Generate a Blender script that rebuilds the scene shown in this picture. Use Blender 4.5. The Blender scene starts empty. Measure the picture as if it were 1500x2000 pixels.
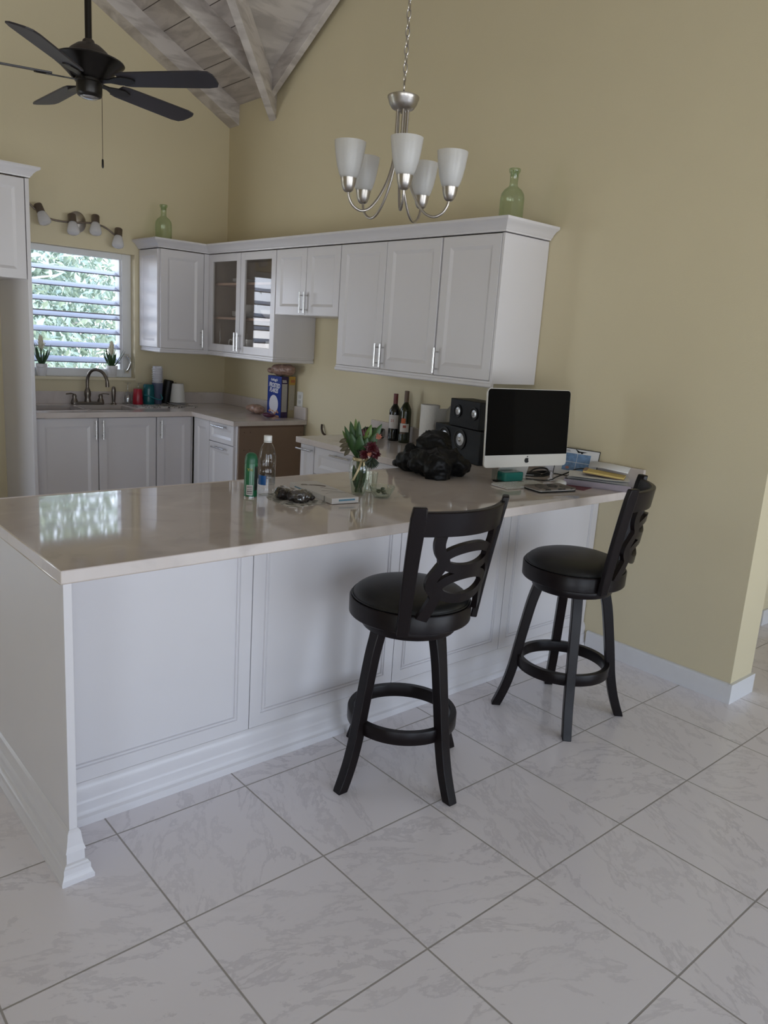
import bpy, bmesh, math, random
from mathutils import Vector, Matrix, noise
random.seed(7)
sc = bpy.context.scene
COL = sc.collection
PI = math.pi
sin, cos = math.sin, math.cos

# ------------------------------------------------------------------ render look
sc.view_settings.view_transform = 'Standard'
sc.view_settings.look = 'None'
sc.view_settings.gamma = 1.0
sc.view_settings.use_curve_mapping = False
sc.view_settings.exposure = 0.0
try:
    cy = sc.cycles
    cy.max_bounces = 12; cy.diffuse_bounces = 6; cy.glossy_bounces = 5
    cy.transmission_bounces = 8; cy.transparent_max_bounces = 16
    cy.caustics_reflective = False; cy.caustics_refractive = False
    cy.sample_clamp_indirect = 6.0
    cy.use_denoising = True
except Exception:
    pass

# ------------------------------------------------------------------ materials
MATS = {}
def nodes_of(m):
    m.use_nodes = True
    nt = m.node_tree
    return nt, nt.nodes, nt.links
def mat(name, col, rough=.5, metal=0.0, spec=.5, var=.04, vscale=8.0, bump=0.0, bscale=60.0, coat=0.0, sheen=0.0, trans=0.0):
    """principled with a faint procedural tone variation and optional fine bump"""
    if name in MATS: return MATS[name]
    m = bpy.data.materials.new(name); nt, N, L = nodes_of(m)
    b = N['Principled BSDF']
    b.inputs['Roughness'].default_value = rough
    b.inputs['Metallic'].default_value = metal
    b.inputs['Specular IOR Level'].default_value = spec
    b.inputs['Coat Weight'].default_value = coat
    b.inputs['Coat Roughness'].default_value = .08
    b.inputs['Transmission Weight'].default_value = trans
    tc = N.new('ShaderNodeTexCoord')
    no = N.new('ShaderNodeTexNoise'); no.inputs['Scale'].default_value = vscale; no.inputs['Detail'].default_value = 3
    L.new(tc.outputs['Object'], no.inputs['Vector'])
    mx = N.new('ShaderNodeMix'); mx.data_type = 'RGBA'
    mx.inputs[6].default_value = (*[c*(1-var) for c in col], 1)
    mx.inputs[7].default_value = (*[min(1, c*(1+var)) for c in col], 1)
    L.new(no.outputs['Fac'], mx.inputs[0]); L.new(mx.outputs[2], b.inputs['Base Color'])
    if bump:
        n2 = N.new('ShaderNodeTexNoise'); n2.inputs['Scale'].default_value = bscale; n2.inputs['Detail'].default_value = 4
        L.new(tc.outputs['Object'], n2.inputs['Vector'])
        bp = N.new('ShaderNodeBump'); bp.inputs['Strength'].default_value = bump; bp.inputs['Distance'].default_value = .01
        L.new(n2.outputs['Fac'], bp.inputs['Height']); L.new(bp.outputs['Normal'], b.inputs['Normal'])
    MATS[name] = m
    return m
def schlick(N, L, f0=.04, scale=1.0):
    ge = N.new('ShaderNodeNewGeometry'); d = N.new('ShaderNodeVectorMath'); d.operation = 'DOT_PRODUCT'
    L.new(ge.outputs['Normal'], d.inputs[0]); L.new(ge.outputs['Incoming'], d.inputs[1])
    def m(op, a, b):
        n = N.new('ShaderNodeMath'); n.operation = op
        for i, q in enumerate((a, b)):
            if isinstance(q, (int, float)): n.inputs[i].default_value = q
            elif q is not None: L.new(q, n.inputs[i])
        return n.outputs[0]
    c = m('SUBTRACT', 1.0, m('ABSOLUTE', d.outputs['Value'], None))
    f = m('ADD', m('MULTIPLY', m('POWER', c, 5.0), (1-f0)*scale), f0*scale)
    return c, f
def thin_glass(name, tint=(.95, .97, .96), refl=1.0, rough=.02, edge=.25):
    """thin see-through sheet: tinted pass-through plus fresnel reflection, a bit denser at grazing edges"""
    if name in MATS: return MATS[name]
    m = bpy.data.materials.new(name); nt, N, L = nodes_of(m)
    N.remove(N['Principled BSDF']); out = N['Material Output']
    tr = N.new('ShaderNodeBsdfTransparent')
    face, fres = schlick(N, L, .04, refl)
    mc = N.new('ShaderNodeMix'); mc.data_type = 'RGBA'
    mc.inputs[6].default_value = (*tint, 1); mc.inputs[7].default_value = (*[t**4 for t in tint], 1)
    pw = N.new('ShaderNodeMath'); pw.operation = 'POWER'; pw.inputs[1].default_value = .9/max(.05, edge); L.new(face, pw.inputs[0]); L.new(pw.outputs[0], mc.inputs[0]); L.new(mc.outputs[2], tr.inputs['Color'])
    gl = N.new('ShaderNodeBsdfGlossy'); gl.inputs['Roughness'].default_value = rough; gl.inputs['Color'].default_value = (1, 1, 1, 1)
    ms = N.new('ShaderNodeMixShader')
    L.new(fres, ms.inputs[0]); L.new(tr.outputs[0], ms.inputs[1]); L.new(gl.outputs[0], ms.inputs[2])
    L.new(ms.outputs[0], out.inputs['Surface'])
    MATS[name] = m
    return m
def frosted(name, col, transp=.15, tl=.5, rough=.4):
    """frosted translucent glass / plastic"""
    if name in MATS: return MATS[name]
    m = bpy.data.materials.new(name); nt, N, L = nodes_of(m)
    N.remove(N['Principled BSDF']); out = N['Material Output']
    no = N.new('ShaderNodeTexNoise'); no.inputs['Scale'].default_value = 14
    mc = N.new('ShaderNodeMix'); mc.data_type = 'RGBA'
    mc.inputs[6].default_value = (*[c*.94 for c in col], 1); mc.inputs[7].default_value = (*col, 1)
    L.new(no.outputs['Fac'], mc.inputs[0])
    d = N.new('ShaderNodeBsdfDiffuse'); t = N.new('ShaderNodeBsdfTranslucent'); x = N.new('ShaderNodeBsdfTransparent')
    g = N.new('ShaderNodeBsdfGlossy'); g.inputs['Roughness'].default_value = rough
    L.new(mc.outputs[2], d.inputs['Color']); L.new(mc.outputs[2], t.inputs['Color'])
    m1 = N.new('ShaderNodeMixShader'); m1.inputs[0].default_value = tl
    L.new(d.outputs[0], m1.inputs[1]); L.new(t.outputs[0], m1.inputs[2])
    m2 = N.new('ShaderNodeMixShader'); m2.inputs[0].default_value = transp
    L.new(m1.outputs[0], m2.inputs[1]); L.new(x.outputs[0], m2.inputs[2])
    face, fres = schlick(N, L, .03)
    m3 = N.new('ShaderNodeMixShader'); L.new(fres, m3.inputs[0])
    L.new(m2.outputs[0], m3.inputs[1]); L.new(g.outputs[0], m3.inputs[2])
    L.new(m3.outputs[0], out.inputs['Surface'])
    MATS[name] = m
    return m

# ------------------------------------------------------------------ mesh builder
class MB:
    def __init__(s): s.v = []; s.f = []
    def add(s, vs, fs, M=None):
        o = len(s.v)
        s.v += [tuple(M @ Vector(p)) if M is not None else tuple(p) for p in vs]
        s.f += [tuple(i+o for i in f) for f in fs]
        return s
    def box(s, x0, x1, y0, y1, z0, z1, M=None):
        vs = [(x0,y0,z0),(x1,y0,z0),(x1,y1,z0),(x0,y1,z0),(x0,y0,z1),(x1,y0,z1),(x1,y1,z1),(x0,y1,z1)]
        return s.add(vs, [(3,2,1,0),(4,5,6,7),(0,1,5,4),(1,2,6,5),(2,3,7,6),(3,0,4,7)], M)
    def prism(s, pts, axis, a, b, M=None):
        """extrude a 2-D polygon along an axis; the 2-D coordinates are the other two axes in order"""
        n = len(pts)
        def mk(p, t):
            return {'x': (t, p[0], p[1]), 'y': (p[0], t, p[1]), 'z': (p[0], p[1], t)}[axis]
        vs = [mk(p, a) for p in pts] + [mk(p, b) for p in pts]
        fs = [tuple(range(n))[::-1], tuple(range(n, 2*n))] + [(i, (i+1) % n, n+(i+1) % n, n+i) for i in range(n)]
        return s.add(vs, fs, M)
    def lathe(s, prof, n=32, M=None, cap0=False, cap1=False, sx=1, sy=1):
        vs = []; fs = []; k = len(prof)
        for r, z in prof:
            for j in range(n):
                a = 2*PI*j/n; vs.append((r*cos(a)*sx, r*sin(a)*sy, z))
        for i in range(k-1):
            for j in range(n):
                fs.append((i*n+j, i*n+(j+1) % n, (i+1)*n+(j+1) % n, (i+1)*n+j))
        if cap0: fs.append(tuple(range(n))[::-1])
        if cap1: fs.append(tuple((k-1)*n+j for j in range(n)))
        return s.add(vs, fs, M)
    def cyl(s, r, z0, z1, n=24, M=None, r1=None):
        return s.lathe([(r, z0), (r if r1 is None else r1, z1)], n, M, True, True)
    def sweep(s, path, section, M=None, closed=False, up=(0, 0, 1), caps=True, scale=None, twist=None):
        """sweep a closed 2-D section along a path (rotation-minimising frames)"""
        P = [Vector(p) for p in path]; n = len(P); k = len(section)
        T = []
        for i in range(n):
            if closed: t = P[(i+1) % n]-P[i-1]
            else: t = P[min(i+1, n-1)]-P[max(i-1, 0)]
            T.append(t.normalized())
        u = Vector(up); u = u-T[0]*u.dot(T[0])
        if u.length < 1e-4: u = Vector((1, 0, 0)); u = u-T[0]*u.dot(T[0])
        u.normalize(); vs = []; fs = []
        for i in range(n):
            if i: 
                u = u-T[i]*u.dot(T[i]); u.normalize()
            w = T[i].cross(u)
            sc_ = scale[i] if scale else 1.0
            for a, b in section:
                vs.append(tuple(P[i]+w*(a*sc_)+u*(b*sc_)))
        m = n if closed else n-1
        for i in range(m):
            for j in range(k):
                i2 = (i+1) % n
                fs.append((i*k+j, i*k+(j+1) % k, i2*k+(j+1) % k, i2*k+j))
        if caps and not closed:
            fs.append(tuple(range(k))[::-1]); fs.append(tuple((n-1)*k+j for j in range(k)))
        return s.add(vs, fs, M)
    def tube(s, path, r, n=10, M=None, closed=False, scale=None):
        return s.sweep(path, [(r*cos(2*PI*j/n), r*sin(2*PI*j/n)) for j in range(n)], M, closed, scale=scale)
    def rings(s, w, h, rings, M=None):
        """face in the xz plane looking to -y: nested rectangles (left,right,bottom,top insets, depth +y)"""
        vs = []; fs = []
        for (l, r, b, t, d) in rings:
            vs += [(l, d, b), (w-r, d, b), (w-r, d, h-t), (l, d, h-t)]
        for i in range(len(rings)-1):
            for j in range(4):
                fs.append((4*i+j, 4*i+(j+1) % 4, 4*i+4+(j+1) % 4, 4*i+4+j))
        k = 4*(len(rings)-1)
        fs.append((k, k+1, k+2, k+3))
        return s.add(vs, fs, M)
    def sphere(s, r, c=(0, 0, 0), n=16, m=10, sx=1, sy=1, sz=1, M=None):
        T = Matrix.Translation(c) @ Matrix.Diagonal((sx, sy, sz, 1))
        if M is not None: T = M @ T
        prof = [(max(1e-4, r*sin(PI*i/m)), -r*cos(PI*i/m)) for i in range(m+1)]
        return s.lathe(prof, n, T)
    def build(s, name, m, parent=None, smooth=None, bevel=0, seg=2, loc=None, rot=None, fix=True):
        me = bpy.data.meshes.new(name)
        me.from_pydata(s.v, [], s.f); me.validate()
        if fix:
            bm = bmesh.new(); bm.from_mesh(me)
            bmesh.ops.recalc_face_normals(bm, faces=bm.faces[:])
            bm.to_mesh(me); bm.free()
        if smooth is not None:
            for p in me.polygons: p.use_smooth = True
            me.set_sharp_from_angle(angle=math.radians(smooth))
        if isinstance(m, (list, tuple)):
            for q in m: me.materials.append(q)
        elif m: me.materials.append(m)
        me.update()
        o = bpy.data.objects.new(name, me); COL.objects.link(o)
        if parent is not None: o.parent = parent
        if loc is not None: o.location = loc
        if rot is not None: o.rotation_euler = rot
        if bevel:
            bv = o.modifiers.new('bevel', 'BEVEL'); bv.width = bevel; bv.segments = seg; bv.limit_method = 'ANGLE'
            bv.angle_limit = math.radians(40); bv.harden_normals = False
        return o
def T(x, y, z): return Matrix.Translation((x, y, z))
def R(a, ax='Z'): return Matrix.Rotation(a, 4, ax)
def thing(name, label, cat, loc=(0, 0, 0), rz=0, group=None, kind=None):
    o = bpy.data.objects.new(name, None); COL.objects.link(o)
    o.empty_display_size = .1
    o.location = loc; o.rotation_euler = (0, 0, rz)
    return tag(o, label, cat, group, kind)
def tag(o, label=None, cat=None, group=None, kind=None):
    if label: o['label'] = label
    if cat: o['category'] = cat
    if group: o['group'] = group
    if kind: o['kind'] = kind
    return o
def struct(mb, name, m, **k):
    o = mb.build(name, m, **k); o['kind'] = 'structure'; return o
def copy_tree(o, parent=None):
    kids = [c for c in COL.objects if c.parent is o]
    c = o.copy(); COL.objects.link(c)
    if parent is not None: c.parent = parent
    for k in kids: copy_tree(k, c)
    return c
def bez(pts, n=8):
    """Catmull-Rom through the points"""
    P = [Vector(p) for p in pts]; out = []
    for i in range(len(P)-1):
        p0 = P[max(i-1, 0)]; p1 = P[i]; p2 = P[i+1]; p3 = P[min(i+2, len(P)-1)]
        for k in range(n):
            t = k/n
            out.append(.5*((2*p1)+(p2-p0)*t+(2*p0-5*p1+4*p2-p3)*t*t+(3*p1-p0-3*p2+p3)*t**3))
    out.append(P[-1]); return out
def text(name, s, size, m, parent, loc, rot, align='CENTER', ext=.0004, shear=0, sx=1, bold=0):
    cu = bpy.data.curves.new(name, 'FONT'); cu.body = s; cu.size = size; cu.align_x = align; cu.align_y = 'CENTER'
    cu.extrude = ext; cu.shear = shear; cu.offset = bold
    cu.materials.append(m)
    tmp = bpy.data.objects.new('lettering', cu); COL.objects.link(tmp)
    me = bpy.data.meshes.new_from_object(tmp.evaluated_get(bpy.context.evaluated_depsgraph_get()))
    bpy.data.objects.remove(tmp); bpy.data.curves.remove(cu)
    if not me.materials: me.materials.append(m)
    o = bpy.data.objects.new(name, me); COL.objects.link(o); o.parent = parent
    o.location = loc; o.rotation_euler = rot; o.scale = (sx, 1, 1)
    return o

# shared materials
WHITE = mat('white_cabinet_paint', (.675, .658, .675), .3, var=.015, spec=.5)
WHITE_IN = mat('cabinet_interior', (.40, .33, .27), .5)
NICKEL = mat('brushed_nickel', (.46, .43, .40), .32, 1.0, var=.06, vscale=40)
CHROME = mat('satin_steel', (.66, .66, .66), .22, 1.0)
ESP = mat('espresso_wood', (.0075, .0048, .0052), .33, spec=.22, var=.25, vscale=20)
LEATHER = mat('black_leather', (.007, .007, .0068), .42, spec=.42, bump=.06, bscale=220)
BLACK = mat('black_plastic', (.006, .006, .0065), .4, spec=.25)
WPLASTIC = mat('white_plastic', (.75, .75, .74), .35)
PAPER = mat('white_paper', (.72, .72, .72), .7)
# ------------------------------------------------------------------ camera
CX, CY, CZ = -3.4774, -2.1984, 1.55
YAW, PITCH, ROLL, FPX = (math.radians(a) for a in (-41.8221, -12.5622, 3.8945, 0))
f_ = Vector((-sin(YAW)*cos(PITCH), cos(YAW)*cos(PITCH), sin(PITCH)))
r_ = Vector((cos(YAW), sin(YAW), 0)); u_ = r_.cross(f_)
R_ = cos(ROLL)*r_+sin(ROLL)*u_; U_ = -sin(ROLL)*r_+cos(ROLL)*u_
cam_d = bpy.data.cameras.new('camera'); cam = bpy.data.objects.new('camera', cam_d); COL.objects.link(cam)
M3 = Matrix((R_, U_, -f_)).transposed().to_4x4()
cam.matrix_world = Matrix.Translation((CX, CY, CZ)) @ M3
cam_d.sensor_fit = 'VERTICAL'; cam_d.sensor_height = 32.0; cam_d.lens = 32.0*1497.54/2000
cam_d.clip_start = .05; cam_d.clip_end = 200
sc.camera = cam

# ------------------------------------------------------------------ room numbers
YB = 3.93            # back wall face
YE = -0.8168         # free end of the right wall
SA, SB = .535, .60   # slopes of the kitchen roof and of the main roof
def zA(x): return 3.335+SA*min(-x, x+4.0) if -4.0 < x < 0 else 3.335-SA*max(x, -4.0-x)
def zBf(y): return 3.375+SB*(3.27-y) if y > -1.0 else 3.375+SB*4.27-SB*(-1.0-y)

def wall_mat():
    m = mat('yellow_wall_paint', (.655, .58, .395), .6, var=.03, vscale=2.5, bump=.08, bscale=180)
    return m
WALLP = wall_mat()

def tile_mat():
    m = bpy.data.materials.new('marble_floor_tile'); nt, N, L = nodes_of(m)
    b = N['Principled BSDF']
    def math_(op, a, b_=None, c=None):
        n = N.new('ShaderNodeMath'); n.operation = op
        for i, q in enumerate((a, b_, c)):
            if q is None: continue
            if isinstance(q, (int, float)): n.inputs[i].default_value = q
            else: L.new(q, n.inputs[i])
        return n.outputs[0]
    ge = N.new('ShaderNodeNewGeometry'); sp = N.new('ShaderNodeSeparateXYZ'); L.new(ge.outputs['Position'], sp.inputs[0])
    ts = .4583
    ux = math_('DIVIDE', math_('ADD', sp.outputs[0], 2.6448+ts*20), ts)
    uy = math_('DIVIDE', math_('ADD', sp.outputs[1], .5853+ts*20), ts)
    fx = math_('FRACT', ux); fy = math_('FRACT', uy)
    dx = math_('MINIMUM', fx, math_('SUBTRACT', 1.0, fx)); dy = math_('MINIMUM', fy, math_('SUBTRACT', 1.0, fy))
    d = math_('MINIMUM', dx, dy)
    mr = N.new('ShaderNodeMapRange'); mr.inputs['From Min'].default_value = .0042; mr.inputs['From Max'].default_value = .0072
    L.new(d, mr.inputs['Value'])                      # 0 grout, 1 tile
    cx = math_('FLOOR', ux); cy_ = math_('FLOOR', uy)
    cb = N.new('ShaderNodeCombineXYZ'); L.new(cx, cb.inputs[0]); L.new(cy_, cb.inputs[1])
    wn = N.new('ShaderNodeTexWhiteNoise'); wn.noise_dimensions = '3D'; L.new(cb.outputs[0], wn.inputs['Vector'])
    # every tile shows its own cut of the vein pattern
    off = N.new('ShaderNodeVectorMath'); off.operation = 'MULTIPLY_ADD'
    L.new(wn.outputs['Color'], off.inputs[0]); off.inputs[1].default_value = (9, 9, 9); L.new(ge.outputs['Position'], off.inputs[2])
    rot = N.new('ShaderNodeVectorRotate'); rot.rotation_type = 'Z_AXIS'; L.new(off.outputs[0], rot.inputs['Vector'])
    st = math_('MULTIPLY', math_('FLOOR', math_('MULTIPLY', wn.outputs['Value'], 4.0)), PI/2)
    L.new(math_('ADD', st, .5), rot.inputs['Angle'])
    mp = N.new('ShaderNodeMapping'); mp.inputs['Scale'].default_value = (2.2, 4.6, 1); L.new(rot.outputs[0], mp.inputs['Vector'])
    n1 = N.new('ShaderNodeTexNoise'); n1.inputs['Scale'].default_value = 1.5; n1.inputs['Detail'].default_value = 9; n1.inputs['Roughness'].default_value = .66; n1.inputs['Distortion'].default_value = .35
    L.new(mp.outputs[0], n1.inputs['Vector'])
    cr = N.new('ShaderNodeValToRGB'); e = cr.color_ramp.elements
    e[0].position = .505; e[0].color = (0, 0, 0, 1); e[1].position = .52; e[1].color = (.8, .8, .8, 1)
    q = cr.color_ramp.elements.new(.545); q.color = (.65, .65, .65, 1)
    q = cr.color_ramp.elements.new(.556); q.color = (.12, .12, .12, 1)
    q = cr.color_ramp.elements.new(.62); q.color = (.0, .0, .0, 1)
    q = cr.color_ramp.elements.new(.70); q.color = (.35, .35, .35, 1)
    L.new(n1.outputs['Fac'], cr.inputs[0])
    n3 = N.new('ShaderNodeTexNoise'); n3.inputs['Scale'].default_value = 3.0; L.new(off.outputs[0], n3.inputs['Vector'])
    vein = math_('MULTIPLY', cr.outputs[0], math_('MULTIPLY', n3.outputs['Fac'], 1.1))
    m1 = N.new('ShaderNodeMix'); m1.data_type = 'RGBA'; m1.inputs[6].default_value = (.81, .775, .795, 1); m1.inputs[7].default_value = (.575, .545, .57, 1)
    L.new(vein, m1.inputs[0])
    m2 = N.new('ShaderNodeMix'); m2.data_type = 'RGBA'; m2.inputs[6].default_value = (.36, .335, .31, 1)
    L.new(mr.outputs[0], m2.inputs[0]); L.new(m1.outputs[2], m2.inputs[7]); L.new(m2.outputs[2], b.inputs['Base Color'])
    rr = N.new('ShaderNodeMapRange'); rr.inputs['To Min'].default_value = .7; rr.inputs['To Max'].default_value = .16
    L.new(mr.outputs[0], rr.inputs['Value']); L.new(rr.outputs[0], b.inputs['Roughness'])
    bp = N.new('ShaderNodeBump'); bp.inputs['Strength'].default_value = .5; bp.inputs['Distance'].default_value = .002
    L.new(mr.outputs[0], bp.inputs['Height']); L.new(bp.outputs[0], b.inputs['Normal'])
    return m
def wood_mat(name, c0, c1, sc_, rough=.65, seam=None, saxis=0):
    m = bpy.data.materials.new(name); nt, N, L = nodes_of(m); b = N['Principled BSDF']
    b.inputs['Roughness'].default_value = rough
    tc = N.new('ShaderNodeNewGeometry'); mp = N.new('ShaderNodeMapping'); mp.inputs['Scale'].default_value = sc_
    L.new(tc.outputs['Position'], mp.inputs['Vector'])
    n = N.new('ShaderNodeTexNoise'); n.inputs['Scale'].default_value = 3; n.inputs['Detail'].default_value = 6; n.inputs['Distortion'].default_value = .9
    L.new(mp.outputs[0], n.inputs['Vector'])
    cr = N.new('ShaderNodeValToRGB'); e = cr.color_ramp.elements
    e[0].position = .36; e[0].color = (*c0, 1); e[1].position = .58; e[1].color = (*c1, 1)
    L.new(n.outputs['Fac'], cr.inputs[0]); last = cr.outputs[0]
    # knots
    vo = N.new('ShaderNodeTexVoronoi'); vo.inputs['Scale'].default_value = 1.7; L.new(tc.outputs['Position'], vo.inputs['Vector'])
    kr = N.new('ShaderNodeMapRange'); kr.inputs['From Min'].default_value = .035; kr.inputs['From Max'].default_value = .06
    L.new(vo.outputs['Distance'], kr.inputs['Value'])
    mk = N.new('ShaderNodeMix'); mk.data_type = 'RGBA'; mk.inputs[6].default_value = (c0[0]*.35, c0[1]*.3, c0[2]*.26, 1)
    L.new(kr.outputs[0], mk.inputs[0]); L.new(last, mk.inputs[7]); last = mk.outputs[2]
    if seam:
        sp = N.new('ShaderNodeSeparateXYZ'); L.new(tc.outputs['Position'], sp.inputs[0])
        dv = N.new('ShaderNodeMath'); dv.operation = 'DIVIDE'; L.new(sp.outputs[saxis], dv.inputs[0]); dv.inputs[1].default_value = seam
        fr = N.new('ShaderNodeMath'); fr.operation = 'FRACT'; L.new(dv.outputs[0], fr.inputs[0])
        lt = N.new('ShaderNodeMath'); lt.operation = 'GREATER_THAN'; L.new(fr.outputs[0], lt.inputs[0]); lt.inputs[1].default_value = .035
        ms = N.new('ShaderNodeMix'); ms.data_type = 'RGBA'; ms.inputs[6].default_value = (.07, .055, .045, 1)
        L.new(lt.outputs[0], ms.inputs[0]); L.new(last, ms.inputs[7]); last = ms.outputs[2]
    L.new(last, b.inputs['Base Color'])
    MATS[name] = m
    return m
TILE = tile_mat()
RAFT = wood_mat('whitewashed_rafter', (.42, .38, .355), (.62, .575, .545), (1.2, 1.2, 5))
DECKA = wood_mat('whitewashed_planks', (.38, .34, .315), (.56, .51, .475), (3, .8, 3), seam=.165, saxis=0)
DECKB = wood_mat('whitewashed_plywood', (.41, .375, .35), (.62, .575, .535), (.8, 3.2, 3.2))

# ------------------------------------------------------------------ shell
struct(MB().box(-6.2, 3.2, -5.7, 1.5, -.12, 0).box(-4.5, 3.2, 1.5, 4.13, -.12, 0), 'floor', TILE)
# right wall, a free-standing end at YE
mb = MB(); pr_ = [(YE, 0), (YB+.2, 0), (YB+.2, zBf(YB)+.6), (YB, 3.335+.1), (3.337, 3.335+.1), (-.79, zBf(-.79)+.06)]
mb.prism([(YE, 0), (YB+.2, 0), (YB+.2, 3.45), (3.337, 3.45), (YE, zBf(YE)+.06)], 'x', 0, .2189)
struct(mb, 'wall_right', WALLP)
# back wall with the window opening, gable top
WX0, WX1, WZ0, WZ1 = -1.80, -.822, 1.117, 2.08
def zroof(x, y): return max(zA(x), zBf(y))
mb = MB()
def wall_strip(x0, x1, z0, top):
    if top: mb.prism([(x0, z0), (x1, z0), (x1, zroof(x1, YB)+.06), (x0, zroof(x0, YB)+.06)], 'y', YB, YB+.2)
    else: mb.box(x0, x1, YB, YB+.2, z0[0], z0[1])
xs = [-4.5, -4.0, -2.0]
for a, b_ in zip(xs, xs[1:]): wall_strip(a, b_, 0, True)
wall_strip(-2.0, WX0, 0, True); wall_strip(WX0, WX1, WZ1, True); wall_strip(WX0, WX1, (0, WZ0), False)
wall_strip(WX1, 0.0, 0, True)
struct(mb, 'wall_back', WALLP)
mb = MB(); mb.box(.2189, 3.2, .6, .8, 0, 5.5); struct(mb, 'wall_hall', WALLP)
mb = MB(); mb.box(1.28, 1.40, -.42, .6, 0, 5.5); struct(mb, 'wall_passage', WALLP)
LX = -6.0
KX = -4.3
OPL = [(LX, -4.6, -2.9), (KX, 2.55, 3.7)]  # added openings out of view, placed for the daylight they bring in
mb = MB(); mb.box(LX-.2, LX, -5.7, -4.6, 0, 2.2).box(LX-.2, LX, -2.9, 1.5, 0, 2.2)
mb.prism([(-5.7, 2.2), (1.5, 2.2), (1.5, zBf(1.5)+.03), (-1, 6.0), (-5.7, 3.3)], 'x', LX-.2, LX); struct(mb, 'wall_left', WALLP)
mb = MB().box(KX-.2, KX, 1.5, 2.55, 0, 2.2).box(KX-.2, KX, 3.7, 4.13, 0, 2.2)
mb.prism([(1.5, 2.2), (4.13, 2.2), (4.13, 3.2), (3.6, 3.24), (1.5, zBf(1.5)+.03)], 'x', KX-.2, KX).box(LX-.2, KX-.2, 1.3, 1.5, 0, 4.48); struct(mb, 'wall_kitchen', WALLP)
mb = MB().prism([(-5.7, 0), (.8, 0), (.8, 4.9), (-1, 6.0), (-5.7, 3.3)], 'x', 3.2, 3.4); struct(mb, 'wall_far_right', WALLP)
# front wall behind the camera: one wide sliding door, plus an added one for daylight
FY = -5.5
OP = [(-5.3, -2.7), (-1.7, 1.7)]
mb = MB(); x = -6.2
for a, b_ in OP:
    mb.box(x, a, FY-.2, FY, 0, 2.2); x = b_
mb.box(x, 3.4, FY-.2, FY, 0, 2.2); mb.box(-6.2, 3.4, FY-.2, FY, 2.2, 3.4)
struct(mb, 'wall_front', WALLP)
FRW = mat('white_aluminium_frame', (.72, .73, .75), .4)
PANE = thin_glass('clear_pane', (.93, .95, .95))
def slider(i, M, w, hgt, lab):
    t = thing('door_%d' % i, lab, 'door', (0, 0, 0), kind='structure')
    mb = MB(); mb.box(0, w, -.03, .03, 0, .07, M); mb.box(0, w, -.03, .03, hgt-.07, hgt, M)
    for k in range(3):
        q = w*k/2; q0 = min(max(q-.04, 0), w-.08); mb.box(q0, q0+.08, -.03, .03, .07, hgt-.07, M)
    mb.build('door_frame', FRW, t)
    MB().box(.04, w-.04, -.003, .003, .05, hgt-.05, M).build('door_glass', PANE, t)
for i, (a, b_) in enumerate(OP): slider(i+1, T(a, FY-.09, 0), b_-a, 2.2, ('unseen white sliding glass door added behind the viewer for daylight, at the left end of the wall', 'wide white sliding glass door behind the viewer, facing the bar stools')[i])
for i, (x_, a, b_) in enumerate(OPL): slider(i+3, T(x_-.09, a, 0) @ R(PI/2), b_-a, 2.2, ('unseen white sliding glass door added to the far left wall for daylight', 'unseen white framed glass door added left of the kitchen for daylight')[i])
# roof decks
mb = MB()
def slab(pts, fz, th=.03):
    n = len(pts); lo = [(p[0], p[1], fz(*p)) for p in pts]; hi = [(p[0], p[1], fz(*p)+th) for p in pts]
    mb.add(lo+hi, [tuple(range(n))[::-1], tuple(range(n, 2*n))]+[(i, (i+1) % n, n+(i+1) % n, n+i) for i in range(n)])
yv0 = 3.337; kv = SA/SB
yr = yv0-kv*2.0
slab([(-2.0, yr), (.45, yv0+kv*.45), (.45, 4.13), (-2.0, 4.13)], lambda x, y: 3.335-SA*x)
slab([(-2.0, yr), (-2.0, 4.13), (-4.5, 4.13), (-4.5, yv0+kv*.5)], lambda x, y: 3.335+SA*(x+4.0))
struct(mb, 'ceiling', DECKA)
mb = MB()
fB = lambda x, y: 3.375+SB*(3.27-y)
slab([(-6.2, 1.5), (-6.2, -1.0), (-2.0, -1.0), (-2.0, yr), (-4.5, yv0+kv*.5), (-4.5, 1.5)], fB)
slab([(-2.0, -1.0), (3.4, -1.0), (3.4, 4.13), (.0+(4.13-yv0)/kv, 4.13), (-2.0, yr)], fB)
slab([(-6.2, -1.0), (-6.2, -5.7), (3.4, -5.7), (3.4, -1.0)], lambda x, y: zBf(y))
struct(mb, 'ceiling_main', DECKB)
# rafters
def rafter(name, p, q, depth, w, side):
    """plumb rafter from p to q (bottom edge points), depth up, width along side vector"""
    p, q, s = Vector(p), Vector(q), Vector(side)*w/2; d = Vector((0, 0, depth))
    vs = [p-s, p+s, p+s+d, p-s+d, q-s, q+s, q+s+d, q-s+d]
    o = MB().add(vs, [(3,2,1,0),(4,5,6,7),(0,1,5,4),(1,2,6,5),(2,3,7,6),(3,0,4,7)]).build('ceiling_rafter', RAFT, bevel=.003)
    o['kind'] = 'structure'; o['label'] = name; return o
dp = .155
rafter('whitewashed rafter resting against the back wall above the corner', (0, 3.852, 3.335-dp), (-2.0, 3.852, 3.335+SA*2-dp), dp+.01, .155, (0, 1, 0))
for y, lab in ((3.10, 'whitewashed rafter between the back wall rafter and the valley beam'), (2.45, 'whitewashed rafter over the fan, nearer the viewer')):
    x0 = -max(0, (yv0-.03-y)/kv)
    rafter(lab, (x0, y, 3.335-SA*x0-dp), (-2.0, y, 3.335+SA*2-dp), dp+.01, .05, (0, 1, 0))
for y in (3.852, 3.10, 2.45):
    x0 = -4.0+max(0, (yv0-.03-y)/kv)
    rafter('whitewashed rafter on the far slope of the kitchen roof', (-2.0, y, 3.335+SA*2-dp), (x0, y, 3.335+SA*(x0+4)-dp), dp+.01, .05, (0, 1, 0))
nv = Vector((kv, -1, 0)).normalized()
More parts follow.
